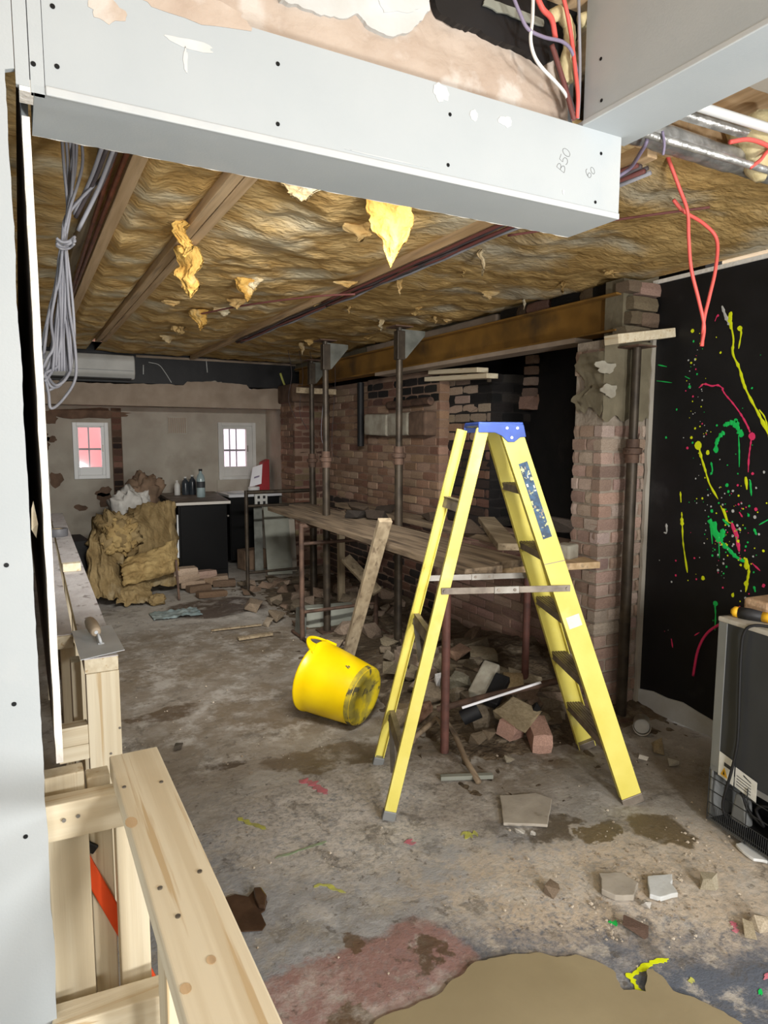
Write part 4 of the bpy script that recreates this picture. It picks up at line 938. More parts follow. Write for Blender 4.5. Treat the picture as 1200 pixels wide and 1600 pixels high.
# ================================================================== STEEL BEAM, PROPS
sb = thing('steel_beam', (3.0, 4.6, 2.19), 'long ochre steel I-beam resting on the brick piers', 'beam')
x0, z0, z1, y0, y1 = 3.0, 2.185, 2.395, 2.745, 7.7
MB().span((x0-.068,y0,z0),(x0+.068,y1,z0+.012)).build('bottom_flange', M['steelbeam'], parent=sb, bevel=.002)
MB().span((x0-.068,y0,z1-.012),(x0+.068,y1,z1)).build('top_flange', M['steelbeam'], parent=sb, bevel=.002)
MB().span((x0-.004,y0,z0+.012),(x0+.004,y1,z1-.012)).build('web', M['steelbeam'], parent=sb)
lab(MB().span((x0-.075,y0+.3,2.155),(x0+.07,5.6,2.184)).build('packing_board', M['lintelplaster'], parent=sb), 'pale packing under the beam')
def prop(foot, zt, zc, label, arm=None, r=.030, m_='proptube'):
    x, y = foot[:2]; zb = foot[2] if len(foot) > 2 else 0
    t = thing('steel_prop', (x, y, zb), label, 'prop', 'steel props along the right wall')
    MB().box((x,y,zb+.004),(.15,.15,.008)).build('base_plate', M['rust'], parent=t)
    MB().cyl((x,y,zb+.008),(x,y,zc),r, n=16).build('outer_tube', M[m_], parent=t, smooth=True)
    MB().cyl((x,y,zc),(x,y,zt-.008),r*.8, n=16).build('inner_tube', M[m_], parent=t, smooth=True)
    cl = MB().lathe([(r,zc-.10),(r+.008,zc-.10),(r+.008,zc-.055),(r+.022,zc-.05),(r+.022,zc-.02),(r+.006,zc-.015),(r+.006,zc+.03),(r*.8,zc+.03)], 18, Matrix.Translation((x,y,0))).build('collar', M['rust'], parent=t, smooth=True)
    MB().cyl((x-.06,y-.02,zc-.035),(x+.06,y+.02,zc-.035),.007, n=8).build('pin', M['rust'], parent=cl)
    MB().tube([(x+.058,y+.02,zc-.035),(x+.062,y+.02,zc+.02),(x+.045,y,zc+.06)], .003, 6).build('pin_chain', M['rust'], parent=cl)
    MB().box((x,y,zt-.004),(.14,.14,.008)).build('top_plate', M['rust'], parent=t)
    if arm:
        tx, ty = arm; d = Vector((tx-x, ty-y, 0)); n = d.cross(Vector((0,0,1))).normalized()
        for s in (-.026,.020):
            P = [Vector((x,y,zt-.02))+n*s, Vector((x,y,zt-.22))+n*s, Vector((x,y,zt-.22))+d*.2+n*s, Vector((tx,ty,zt-.05))+n*s, Vector((tx,ty,zt-.02))+n*s]
            MB().prism(P, n*.006).build('arm_plate', M['plate'], parent=t)
        MB().box(Vector((x,y,zt-.13)),(.062,.062,.2)).build('arm_socket', M['proptube'], parent=t, bevel=.004)
prop((2.97,2.62,0), 2.09, 1.56, 'nearest steel prop, beside the black wall under a short timber')
prop((2.40,4.22,.0), 2.37, 1.50, 'steel prop with a triangular grey arm, behind the left side of the stepladder', (2.60,4.23))
prop((2.16,4.98,0), 2.35, 1.45, 'steel prop just left of the leaning plank, with a grey arm to the beam', (2.36,5.02))
prop((2.52,6.15,0), 2.33, 1.40, 'farthest steel prop, beside the far brick pier', (2.72,6.22))
tag(MB().bar(at(955,531,Y=2.6), at(1044,521,Y=2.6), .10, .05).build('packing_timber', M['pine'], bevel=.004), 'pale short timber on top of the nearest prop beside the black wall', 'timber')
for k, (a, b) in enumerate((((677,582),(748,579)),((671,593),(763,588)))):
    tag(MB().bar(at(*a, X=3.12), at(*b, X=3.06)+Vector((0,-.05,0)), .10, .036).build('packing_timber', M['pine'], bevel=.003), ('upper', 'lower')[k]+' pale timber packer on the brick column behind the stepladder top', 'timber')
tag(MB().bar(at(463,610,Y=6.4), at(525,613,Y=6.25), .10, .055).build('packing_timber', M['pine_dirty'], bevel=.003), 'brownish timber packer near the far props', 'timber')
tag(MB().bar((2.62,5.7,0),(2.62,5.7,.90), .06, .05, (1,0,0)).build('timber_post', M['pine_dirty_z'], bevel=.003), 'short upright timber post under the scaffold boards', 'timber')
# loose wires by the far pier
for k in range(5):
    a = Vector((2.45+.12*k, 6.6, 2.47)); line('loose_wire', spl([a, a+Vector((.05*nz((k,1,0)),-.1,-.25)), a+Vector((.12*nz((k*2,2,0)),0,-.5-.12*k)), a+Vector((.1,.05,-.7-.1*k))]), .003, ('cable_dark','cable_grey')[k % 4 == 3], 'thin wire dangling by the far props', 'wire', 'thin wires dangling by the far props')

# ================================================================== TRESTLES AND SCAFFOLD BOARDS
ZBD = .945
def trestle(x0, x1, y, zt, label, m_='rust', z_lo=.2):
    t = thing('trestle', ((x0+x1)/2, y, 0), label, 'trestle')
    for x in (x0, x1): MB().cyl((x,y,0),(x,y,zt),.02, n=12).build('leg', M[m_], parent=t, smooth=True)
    MB().cyl((x0,y,zt-.02),(x1,y,zt-.02),.02, n=12).build('top_bar', M[m_], parent=t, smooth=True)
    MB().cyl((x0,y,z_lo),(x1,y,z_lo),.014, n=10).build('lower_bar', M[m_], parent=t, smooth=True)
    MB().cyl((x0,y,zt-.16),(x1,y,zt-.16),.014, n=10).build('upper_bar', M[m_], parent=t, smooth=True)
    for x in (x0, x1): MB().cyl((x,y-.22,.012),(x,y+.22,.012),.014, n=10).build('foot_bar', M[m_], parent=t, smooth=True)
    return t
trestle(2.0, 2.75, 6.65, 1.05, 'farthest steel trestle, its dark top bar standing clear in front of the black cupboards', 'proptube')
t2 = trestle(1.895, 2.55, 4.86, .925, 'rusty steel trestle under the scaffold boards left of the yellow tub', 'rust', .22)
t3 = thing('trestle', (1.83, 2.73, 0), 'red rusty steel trestle post with splayed feet behind the stepladder', 'trestle')
MB().cyl((1.83,2.73,0),(1.83,2.73,.925),.022, n=14).build('post', M['redrust'], parent=t3, smooth=True)
MB().cyl((1.83,2.76,.90),(2.62,3.05,.90),.022, n=12).build('top_bar', M['redrust'], parent=t3, smooth=True)
MB().cyl((2.62,3.05,.0),(2.62,3.05,.925),.022, n=12).build('post', M['redrust'], parent=t3, smooth=True)
for pts in ([at(683,1123,Z=.12), at(652,1148,Z=.05), at(640,1165,Z=.014)], [at(697,1128,Z=.10), at(712,1150,Z=.07), at(728,1188,Z=.03), at(748,1222,Z=.014)]):
    MB().tube([Vector((1.83,2.73,.13))]+pts, .015, 8).build('splayed_foot', M['scaffold'], parent=t3, smooth='all')
bl_ = 'scaffold boards on the trestles'
def sboard(a, b, wd, label, m_='scaffold', th=.038):
    tag(MB().bar(a, b, wd, th).build('scaffold_board', M[m_], bevel=.004), label, 'board', bl_)
sboard((1.975,2.62,ZBD),(2.07,5.85,ZBD),.225,'nearest weathered scaffold board, its front edge facing the room')
sboard((2.215,2.70,ZBD),(2.29,5.9,ZBD+.003),.22,'middle scaffold board of the three on the trestles')
sboard((2.70,3.15,ZBD+.005),(2.76,5.9,ZBD),.225,'rear scaffold board closest to the brick wall','scaffold')
sboard((1.98,2.90,ZBD-.045),(2.80,2.72,ZBD-.045),.16,'cross board with a yellowish end behind the stepladder','joist')
tag(MB().bar((2.35,2.9,ZBD+.05),(2.95,3.9,ZBD+.06),.12,.04).build('dark_plank', M['pine_dirty'], bevel=.004), 'brown plank lying across the scaffold boards behind the stepladder', 'timber')

# ================================================================== RUBBLE
import bmesh
RK = []
for k in range(10):
    rr = random.Random(100+k); bm = bmesh.new()
    for q in range(14):
        v = Vector((rr.uniform(-1,1), rr.uniform(-1,1), rr.uniform(-1,1))); 
        pw = .55; v = Vector((math.copysign(abs(v.x)**pw, v.x), math.copysign(abs(v.y)**pw, v.y), math.copysign(abs(v.z)**pw, v.z)))*.5
        bm.verts.new(v)
    bmesh.ops.convex_hull(bm, input=bm.verts[:]); bmesh.ops.delete(bm, geom=[v for v in bm.verts if not v.link_faces], context='VERTS')
    me = bpy.data.meshes.new('rock_mesh'); bm.to_mesh(me); bm.free(); me.materials.append(M['stone']); RK.append(me)
def rock(p, size, col, label, cat='rubble', group=None, name='rubble_chunk', rot=None, var=None):
    o = bpy.data.objects.new(name, RK[var] if var is not None else R.choice(RK)); COL.objects.link(o)
    o.location = p; o.scale = size; o.rotation_euler = rot or (R.uniform(-.3,.3), R.uniform(-.3,.3), R.uniform(0,6.28)); j = R.uniform(.85,1.12)
    o.color = (col[0]*j, col[1]*j, col[2]*j, 1); return tag(o, label, cat, group)
def heap(x, y):
    a = max(0, 1-abs(y-3.55)/1.05)*max(0, min(1, (x-1.85)/.65)); a = a**.8*.17
    b = max(0, 1-abs(y-5.6)/1.6)*max(0, min(1, (x-2.0)/1.2))*.15
    return max(a, b)
hm = MB(); hm.grid(lambda u, v: (1.7+1.5*u, 2.1+5.3*v, heap(1.7+1.5*u, 2.1+5.3*v)*(1+.25*nz((u*9, v*28, 2)))-.012+.012*nz((u*20, v*60, 5))), 60, 170)
hd_ = tag(hm.build('rubble_dirt', mat('rubble_earth', S(104,90,72), S(76,64,50), .95, scale=7, bump=.8, bscale=30, c3=S(140,128,110), s3=10, lo3=.55, hi3=.7, dist=.03), smooth='all'), 'mound of earth and crumbs under the rubble along the right wall', 'dirt', kind='stuff')
STN = [S(152,140,118), S(130,118,100), S(164,152,134), S(116,104,88), S(144,130,112), S(134,114,98), S(156,138,122)]
rg_ = 'broken stones and bricks heaped under the scaffold boards'
for k in range(120):
    x = R.uniform(1.92, 2.68); y = R.uniform(2.65, 4.35)
    if x < 2.0+abs(y-3.3)*.3 or (y < 3.3 and x > 2.78-(3.3-y)*.25): continue
    s = R.uniform(.05,.17) if k % 3 else R.uniform(.10,.2)
    rock((x, y, heap(x,y)+s*.16), (s*R.uniform(.9,1.5), s*R.uniform(.7,1.1), s*R.uniform(.45,.8)), R.choice(STN), 'broken stone or brick lump in the heap under the scaffold boards', group=rg_)
for k in range(60):
    x = R.uniform(2.0, 3.0); y = R.uniform(4.4, 7.0); s = R.uniform(.05,.16)
    rock((x, y, heap(x,y)+s*.16), (s*1.2, s*.9, s*.6), R.choice(STN[3:]), 'rubble lump at the back of the room under the scaffold boards', group='rubble under the far scaffold boards')
def one(px, py, z, size, col, label, rot=None, name='rubble_chunk', cat='stone', var=None): return rock(at(px, py, Z=z), size, col, label, cat, None, name, rot, var)
one(620,1040,.15,(.20,.17,.12),STN[0],'rounded stone just right of the yellow tub', var=2)
one(622,1118,.06,(.22,.18,.13),S(164,146,118),'broad tan stone between yellow tub and stepladder legs', var=4)
one(655,1108,.07,(.16,.12,.10),S(150,116,96),'reddish stone behind the left ladder leg', var=1)
one(715,1018,.22,(.22,.12,.07),S(158,128,108),'flat pinkish stone at the back of the heap near the red trestle', var=3)
one(724,1068,.16,(.15,.10,.11),S(150,146,130),'squarish pale grey stone right of the red trestle', var=5)
one(682,1064,.15,(.055,.05,.10),S(206,204,204),'small white block just left of the red trestle', var=5)
one(800,1060,.18,(.18,.12,.09),S(170,148,112),'tan brick lump behind the steel bar', var=6)
one(810,1118,.13,(.24,.2,.14),S(150,136,110),'large mortar-crusted lump with a dark hollow, beside the pink half brick', var=7)
one(746,1152,.04,(.09,.08,.06),S(120,106,88),'brown lump right of the black cup', var=8)
one(765,1148,.05,(.09,.08,.06),S(128,112,92),'small brown lump between cup and pinkish brick', var=9)
def fbrick(c, size, rot, col, label, name='loose_brick', m2=None):
    o = bpy.data.objects.new(name, BR[R.randrange(5)]); COL.objects.link(o); o.location = c; o.scale = size; o.rotation_euler = rot; o.color = (*col, 1); tag(o, label, 'brick'); return o
lbk = MB().box(at(757,1064,Z=.22), (.10,.24,.07), Euler((.55,.15,-1.0)).to_matrix())
lbk = tag(lbk.build('loose_brick', M['palestone'], bevel=.012), 'long cream brick with one black painted side leaning in the heap', 'brick')
c0 = at(766,1070,Z=.225); 
lab(MB().box(c0-Vector((-.005,.05,.018)), (.085,.20,.05), Euler((.55,.15,-1.0)).to_matrix()).build('black_side', M['blackwall'], parent=lbk, bevel=.006), 'black painted side')
fbrick(at(842,1148,Z=.06), (.10,.20,.11), (.15,0,-.5), S(206,168,152), 'pink half brick at the front of the rubble heap')
fbrick(at(800,1138,Z=.07), (.13,.10,.09), (.2,.1,.35), S(186,150,136), 'pinkish brick end behind the pink half brick')
one(838,1106,.16,(.10,.06,.07),S(24,24,24),'black burnt lump set in the mortar-crusted stone', var=1)
tag(MB().lathe([(.0,.0),(.040,0),(.046,.10),(.042,.10),(.036,.008),(0,.008)], 22, Matrix.Translation(at(722,1122,Z=.09)) @ Euler((1.0,.5,.8)).to_matrix().to_4x4()).build('black_cup', M['rubber'], smooth=True), 'black plastic cup lying open in the rubble', 'cup')
tag(MB().tube([at(684,1108,Z=.13), at(770,1086,Z=.235), at(880,1062,Z=.33)], .018, 10).build('steel_bar', M['rust'], smooth=True), 'rusty bar lying across the rubble heap', 'bar')
tag(MB().tube([at(722,1106,Z=.19), at(845,1066,Z=.32)], .007, 8).build('pale_rod', M['paper'], smooth=True), 'thin pale rod beside the rusty bar', 'rod')
for px, py, z, sz, col, lb in ((430,962,.05,(.16,.13,.10),S(150,134,114),'rounded stone on the floor left of the far trestle leg'),(395,945,.05,(.20,.15,.10),S(160,142,122),'pale stone near the wet mud patch'),(418,972,.03,(.10,.08,.06),S(164,150,132),'small pale stone in front of the rounded one'),(385,925,.03,(.14,.1,.06),S(120,100,84),'brown stone behind the mud patch')):
    one(px, py, z, sz, col, lb)
# grey box lying under the boards
tag(MB().box((2.25,5.15,.085),(.42,.12,.17),Euler((0,0,-.2)).to_matrix()).build('grey_block', M['greyboard'], bevel=.006), 'pale grey block under the boards, left of the yellow tub handle', 'block')
tag(MB().box((1.93,4.98,.11),(.06,.10,.22),Euler((0,.06,0)).to_matrix()).build('blue_grey_block', M['plate'], bevel=.006), 'small upright grey-blue block beside the rusty trestle leg', 'block')
# things standing on the boards by the pier
tag(MB().box((2.70,2.82,ZBD+.012),(.11,.10,.085),Euler((0,0,.3)).to_matrix()).build('pale_block', M['palestone'], bevel=.012), 'pale square block on the board end in front of the brick pier', 'block')
rock((2.83,3.0,ZBD+.13),(.2,.15,.1),S(66,58,52),'dark sooty stone resting by the brick pier above the pale block','stone')
for k, (x, y) in enumerate(((2.42,4.55),(2.70,4.95),(2.55,5.2),(2.30,4.7),(2.74,4.3),(2.62,3.6))):
    rock((x, y, ZBD+.045),(.22,.16,.08),R.choice([S(62,52,44),S(84,70,58),S(50,44,40)]),'dark earthy lump lying on the scaffold boards',group='dark lumps on the scaffold boards')
# ---- debris on the near floor
def slab(pix, h, label, m_, name='plaster_scrap', cat='scrap', bev=.003, z=.0):
    P = [at(px, py, Z=z) for px, py in pix]; Q = []
    for i, p in enumerate(P):
        q = P[(i+1) % len(P)]
        for t in (0, .35, .7): r = p.lerp(q, t); Q.append(r+Vector((.006*nz(r*30), .006*nz(r*30+Vector((5,5,5))), 0)))
    return tag(MB().prism(Q[::-1], (0,0,h)).build(name, M[m_], bevel=bev), label, cat)
slab([(781,1247),(786,1290),(855,1293),(858,1277),(863,1252),(838,1243)], .013, 'broken grey plasterboard scrap on the floor between the ladder legs', 'scrapboard')
slab([(936,1372),(940,1398),(962,1408),(990,1408),(997,1388),(972,1372)], .022, 'larger rounded grey slate-like slab of the pair at lower right', 'scrapboard', 'stone_slab', 'slab')
slab([(1011,1376),(1014,1404),(1032,1410),(1058,1402),(1050,1388),(1050,1372)], .018, 'smaller pale square scrap of the pair at lower right', 'oldpaint', 'tile_scrap', 'scrap')
one(1107,1376,.03,(.055,.05,.07),S(210,200,176),'cream angular stone alone on the floor near the appliance', var=3)
one(1190,1440,.02,(.07,.06,.05),S(200,186,164),'pale stone at the right edge of the floor', var=6)
one(1172,1452,.012,(.08,.05,.03),S(190,176,150),'flat pale stone beside the one at the right edge', var=2)
one(995,1449,.012,(.10,.05,.03),S(108,86,74),'flat dark brown stone at lower right', var=4)
one(862,1390,.015,(.07,.05,.04),S(156,138,120),'brown chip left of the grey slab', var=0)
one(1008,1412,.012,(.03,.03,.025),S(214,210,204),'small white chip under the square scrap', var=5)
one(812,1297,.015,(.045,.03,.03),S(226,222,214),'white plaster chip at the front edge of the plasterboard scrap', var=2)
one(832,1300,.012,(.03,.025,.025),S(222,218,210),'tiny white plaster chip right of the other one', var=7)
one(1028,1165,.03,(.09,.06,.05),S(176,160,130),'tan stone in front of the nearest prop', var=8)
one(1005,1183,.015,(.05,.03,.025),S(190,182,168),'small pale chip near the nearest prop', var=3)
one(1052,1190,.02,(.06,.04,.035),S(196,190,176),'triangular pale chip near the foot of the black wall', var=1)
one(795,1188,.015,(.06,.04,.03),S(182,172,152),'pale chip on the damp floor between the ladder legs', var=9)
one(280,1166,.015,(.05,.05,.03),S(96,88,78),'small dark pebble on the floor right of the pine post', var=9)
slab([(1150,1322),(1163,1318),(1196,1340),(1200,1350),(1178,1346),(1160,1334)], .012, 'curved white scrap poking out under the black appliance', 'white', 'white_scrap')
tc_ = thing('tin_can', at(1004,1142,Z=0), 'open tin can lying at the foot of the nearest prop', 'can')
mt2 = Matrix.Translation(at(1003,1136,Z=.045)) @ Vector((-.75,-.65,.06)).to_track_quat('Z','Y').to_matrix().to_4x4()
MB().lathe([(.001,-.09),(.044,-.09),(.045,-.06),(.043,-.05),(.045,-.04),(.043,-.02),(.045,0),(.047,.004),(.042,.003),(.041,-.07),(.001,-.075)], 26, mt2).build('can', M['tin'], parent=tc_, smooth=True)
MB().lathe([(.0395,-.012),(.034,-.010),(.001,-.014)], 20, mt2).build('dried_paint', M['offwhite'], parent=tc_, smooth=True)
tag(MB().bar(at(688,1215,Z=.012), at(770,1212,Z=.012), .03, .02).build('green_label_stick', M['greyboard'], bevel=.003), 'small greenish strip by the foot of the red trestle', 'scrap')
# crumbs and grit
cr_ = MB(); rr = random.Random(11)
for k in range(900):
    if k < 420: x, y = rr.gauss(1.85,.30), rr.gauss(1.55,.14)
    else: x, y = rr.uniform(.4,3.0), rr.uniform(1.2,6.5)
    if x > 3.15 or y < .8: continue
    s = min(abs(rr.gauss(0,.003))+.0012, .009)
    if 0.75 < x < 1.55 and y < 1.5: continue
    c_ = Vector((x,y,s*.25)); d3 = [Vector((rr.uniform(-1,1),rr.uniform(-1,1),rr.uniform(-.4,.4)))*s for _ in range(3)]
    cr_.add([c_+Vector((0,0,s*.7)), c_+Vector((s,rr.uniform(-.5,.5)*s,-s*.3)), c_+Vector((-s*.7,s*.8,-s*.3)), c_+Vector((-s*.5,-s*.9,-s*.3))], [(0,1,2),(0,2,3),(0,3,1),(1,3,2)])
tag(cr_.build('floor_crumbs', mat('plaster_crumbs', S(206,194,176), S(140,124,104), .9, scale=5, lo=.45, hi=.55), origin=(0,0,0)), 'scattered plaster crumbs and grit on the floor', 'grit', kind='stuff')
# wet mortar screed patch at the bottom of the picture
P = [(560,1625),(600,1590),(650,1572),(690,1552),(715,1528),(740,1503),(775,1498),(800,1494),(832,1491),(870,1496),(900,1494),(925,1503),(945,1512),(962,1524),(968,1545),(975,1552),(1008,1550),(1012,1520),(1022,1515),(1035,1530),(1050,1548),(1085,1562),(1120,1580),(1160,1602),(1200,1640),(1200,1900),(300,1900)]
Q = []
for i, (px, py) in enumerate(P):
    p = at(px, py, Z=.0); Q.append(p)
R2 = []
for i, p in enumerate(Q):
    q = Q[(i+1) % len(Q)]
    for t in (0,.25,.5,.75):
        r = p.lerp(q, t); R2.append(r+Vector((.010*nz(r*18), .010*nz(r*18+Vector((9,1,0))), 0)))
tag(MB().prism(R2[::-1], (0,0,.006)).build('mortar_patch', M['mortarwet']), 'smooth olive-brown fresh mortar patch on the floor at the bottom', 'mortar patch')
# muddy wet hollow by the near timber rail
hl = thing('mud_puddle', at(385,1425,Z=0), 'dark brown wet mud hole on the floor beside the near pine rail', 'puddle')
pz = [at(px, py, Z=0) for px, py in ((340,1408),(368,1398),(388,1402),(398,1390),(412,1396),(418,1410),(414,1424),(408,1428),(416,1446),(410,1455),(380,1457),(340,1450))]
MB().prism(pz[::-1], (0,0,.004)).build('mud', M['mud'], parent=hl, bevel=.002)
MB().prism([at(px, py, Z=.004) for px, py in ((396,1392),(408,1391),(417,1404),(415,1423),(404,1421),(398,1408))][::-1], (0,0,.016)).build('mud_lump', M['mud'], parent=hl, bevel=.006)
# spilled paint on the floor
def floor_z(x, y): return .006*nz((x*1.5, y*1.5, 0)) + .004*nz((x*6, y*6, 3)) - .006
def fsplat(pix, w_, m_, label, name='paint_splash', z=.0):
    pts = spl([at(px, py, Z=z) for px, py in pix], 9); n = len(pts); L_ = []; R_ = []
    for k, p in enumerate(pts):
        d = (pts[min(k+1, n-1)]-pts[max(k-1, 0)]).normalized(); s_ = Vector((-d.y, d.x, 0)); e = min(1, .25+min(k, n-1-k)*.45)
        for lst, sg in ((L_, 1), (R_, -1)):
            ww = w_*e*(.9+1.2*nz((k*.33, px0(pix), 3+sg))+.35*nz((k*.9, px0(pix), 8+sg)))
            q = p+s_*sg*max(ww, .0015); lst.append(Vector((q.x, q.y, floor_z(q.x, q.y)+.0014)))
    mb = MB(); V = L_+R_; F = [(i, n+i, n+i+1, i+1) for i in range(n-1)]; up_v = Vector((0,0,.0012))
    mb.add([p+up_v for p in V], F); mb.add(V, [f[::-1] for f in F])
    ring = list(range(n))+[n+i for i in range(n-1, -1, -1)]; m = 2*n
    mb.f += [(ring[i]+m, ring[(i+1) % m]+m, ring[(i+1) % m], ring[i]) for i in range(m)]
    return tag(mb.build(name, M[m_], smooth=False), label, 'paint')
def px0(pix): return pix[0][0]*.37
def pts_mat(name, c): return mat(name, c, None, .6)
M['fy'] = mat('faded_yellow', S(204,206,96), S(170,170,110), .6, scale=30); M['fp'] = mat('faded_pink', S(222,120,140), S(190,130,140), .6, scale=30); M['fg'] = mat('faded_green', S(150,176,140), S(150,156,136), .6, scale=30)
fsplat([(1045,1496),(1020,1500),(1000,1512),(985,1524),(1000,1545),(1015,1566)], .009, 'yel', 'bright yellow forked paint splash beside the fresh mortar')
fsplat([(1075,1530),(1085,1528)], .008, 'fy', 'small yellow spot right of the forked splash')
fsplat([(468,1216),(482,1220),(494,1226),(512,1238)], .020, 'fp', 'faded pink paint smear on the floor left of the ladder')
fsplat([(636,1310),(646,1318)], .014, 'fp', 'small pink spot in front of the left ladder leg')
fsplat([(722,1299),(732,1302),(746,1300)], .018, 'fy', 'yellow paint spot on the floor between the ladder legs')
fsplat([(372,1276),(390,1284),(415,1294)], .012, 'fy', 'faded yellow smear near the pine rail')
fsplat([(430,1340),(470,1325),(510,1312)], .006, 'fg', 'long faint greenish smear in the middle of the floor')
fsplat([(490,1384),(505,1380),(540,1392)], .008, 'fy', 'pale yellowish smear right of the mud hole')
fsplat([(950,1438),(965,1442)], .012, 'grn', 'small mint green paint spot at lower right')
fsplat([(1185,1545),(1192,1548)], .010, 'grn', 'pale green spot at the lower right edge')
fsplat([(1196,1518),(1204,1524)], .016, 'fp', 'pink spot at the lower right edge')
fsplat([(1143,1438),(1148,1446),(1150,1456)], .008, 'fp', 'dark pink fleck near the right edge')

# ================================================================== APPLIANCE AT THE RIGHT
fz = thing('refrigerator', (2.72, 1.40, 0), 'small black-backed refrigerator seen from behind, standing by the black wall at the right edge', 'refrigerator')
f0 = Vector((2.452,1.685,0)); e1 = Vector((-.148,-.989,0)).normalized(); e2 = Vector((0,0,1)).cross(e1); e2 = -e2 if e2.x < 0 else e2
HW, DP, HT = .56, .56, .885
def FP(a, b, z): return f0+e1*a+e2*b+Vector((0,0,z))
rotf = Matrix((e1, e2, Vector((0,0,1)))).transposed()
def fbox(a0,a1,b0,b1,z0,z1,name,m_,parent=fz,bev=.003): return MB().box(FP((a0+a1)/2,(b0+b1)/2,(z0+z1)/2),(a1-a0,b1-b0,z1-z0),rotf).build(name,M[m_],parent=parent,bevel=bev)
fbox(0,.012,0,DP,.02,HT,'side_panel','greymetal'); fbox(HW-.012,HW,0,DP,.02,HT,'side_panel','greymetal')
fbox(0,.042,-.004,.0,.255,HT-.02,'back_frame','greymetal',bev=.0015); fbox(HW-.042,HW,-.004,0,.255,HT-.02,'back_frame','greymetal',bev=.0015)
fbox(0,HW,-.004,0,.238,.262,'back_frame','greymetal',bev=.0015)
fbox(.04,HW-.04,-.001,.012,.26,HT-.02,'back_panel','charcoal')
fbox(.012,HW-.012,.02,DP,.26,HT-.02,'carcass','charcoal')
fbox(-.004,HW+.004,-.006,DP+.03,HT-.02,HT,'worktop','dustytop',bev=.005)
fbox(.012,HW-.012,.22,.24,.03,.26,'bay_wall','comp'); fbox(.012,HW-.012,0,DP,.018,.03,'bay_floor','comp')
fbox(.0,HW,-.004,.0,.018,.03,'bottom_rail','greymetal',bev=.001)
MB().lathe([(.0,.03),(.075,.032),(.085,.06),(.085,.13),(.07,.165),(.0,.175)], 22, Matrix.Translation(FP(.36,.12,0))).build('compressor', M['comp'], parent=fz, smooth=True)
MB().tube(spl([FP(.32,.06,.17), FP(.25,.03,.20), FP(.2,.03,.16), FP(.22,.05,.10), FP(.15,.04,.14), FP(.1,.05,.22)]), .006, 8).build('tube_coil', M['rubber'], parent=fz, smooth='all')
MB().tube(spl([FP(.42,.05,.17), FP(.46,.03,.2), FP(.5,.04,.14), FP(.45,.03,.10), FP(.3,.03,.06)]), .005, 8).build('tube_coil', M['wire'], parent=fz, smooth='all')
MB().prism([FP(.075,.035,.055),FP(.155,.035,.055),FP(.145,.035,.15),FP(.13,.035,.175),FP(.095,.035,.175)], e2*.04).build('relay_housing', M['greymetal'], parent=fz, bevel=.008)
gr = MB()
for z in (.05,.10,.155,.21): gr.tube([FP(.005,-.010,z),FP(HW-.005,-.010,z)], .0022, 6)
for k in range(60):
    a = .01+k*(HW-.02)/59; gr.tube([FP(a,-.006,.022),FP(a,-.016,.04),FP(a,-.012,.10)], .0011, 4)
for a in (.005,.19,.37,HW-.005): gr.tube([FP(a,-.010,.022),FP(a,-.010,.25)], .0022, 6)
lab(gr.build('wire_grille', M['wire'], parent=fz), 'fine black wire grille over the compressor bay')
def flabel(a0,a1,z0,z1,skew,label):
    q = MB().prism([FP(a0,-.0045,z0),FP(a1,-.0045,z0+skew),FP(a1,-.0045,z1+skew),FP(a0,-.0045,z1)], -e2*.0008).build('label', M['whitelabel'], parent=fz); return lab(q, label)
l1 = flabel(.043,.118,.235,.335,-.012,'white label with a yellow warning sign')
MB().prism([FP(.055,-.0055,.243),FP(.09,-.0055,.238),FP(.0725,-.0055,.278)], -e2*.0006).build('warning_triangle', M['toolyellow'], parent=l1)
MB().prism([FP(.067,-.0063,.248),FP(.076,-.0063,.247),FP(.0715,-.0063,.266)], -e2*.0006).build('warning_mark', M['rubber'], parent=l1)
MB().prism([FP(.07,-.0055,.285),FP(.105,-.0055,.280),FP(.105,-.0055,.296),FP(.07,-.0055,.30)], -e2*.0006).build('print_block', M['charcoal'], parent=l1)
l2 = flabel(.125,.225,.225,.305,-.015,'white rating label with print lines')
for k in range(5): z = .285-.012*k; MB().prism([FP(.133+.03*(k == 0),-.0055,z),FP(.20,-.0055,z-.012),FP(.20,-.0055,z-.009),FP(.133+.03*(k == 0),-.0055,z+.003+.004*(k == 0))], -e2*.0005).build('print_line', M['charcoal'], parent=l2)
MB().tube(spl([FP(.34,.20,HT+.006),FP(.24,.07,HT+.006),FP(.165,.0,HT+.005),FP(.135,-.018,HT-.03),FP(.125,-.016,HT-.12),FP(.13,-.016,.6),FP(.135,-.016,.42),FP(.12,-.018,.30),FP(.10,-.02,.20),FP(.085,-.016,.12),FP(.10,.0,.07)]), .0058, 8).build('power_cord', M['rubber'], parent=fz, smooth='all')
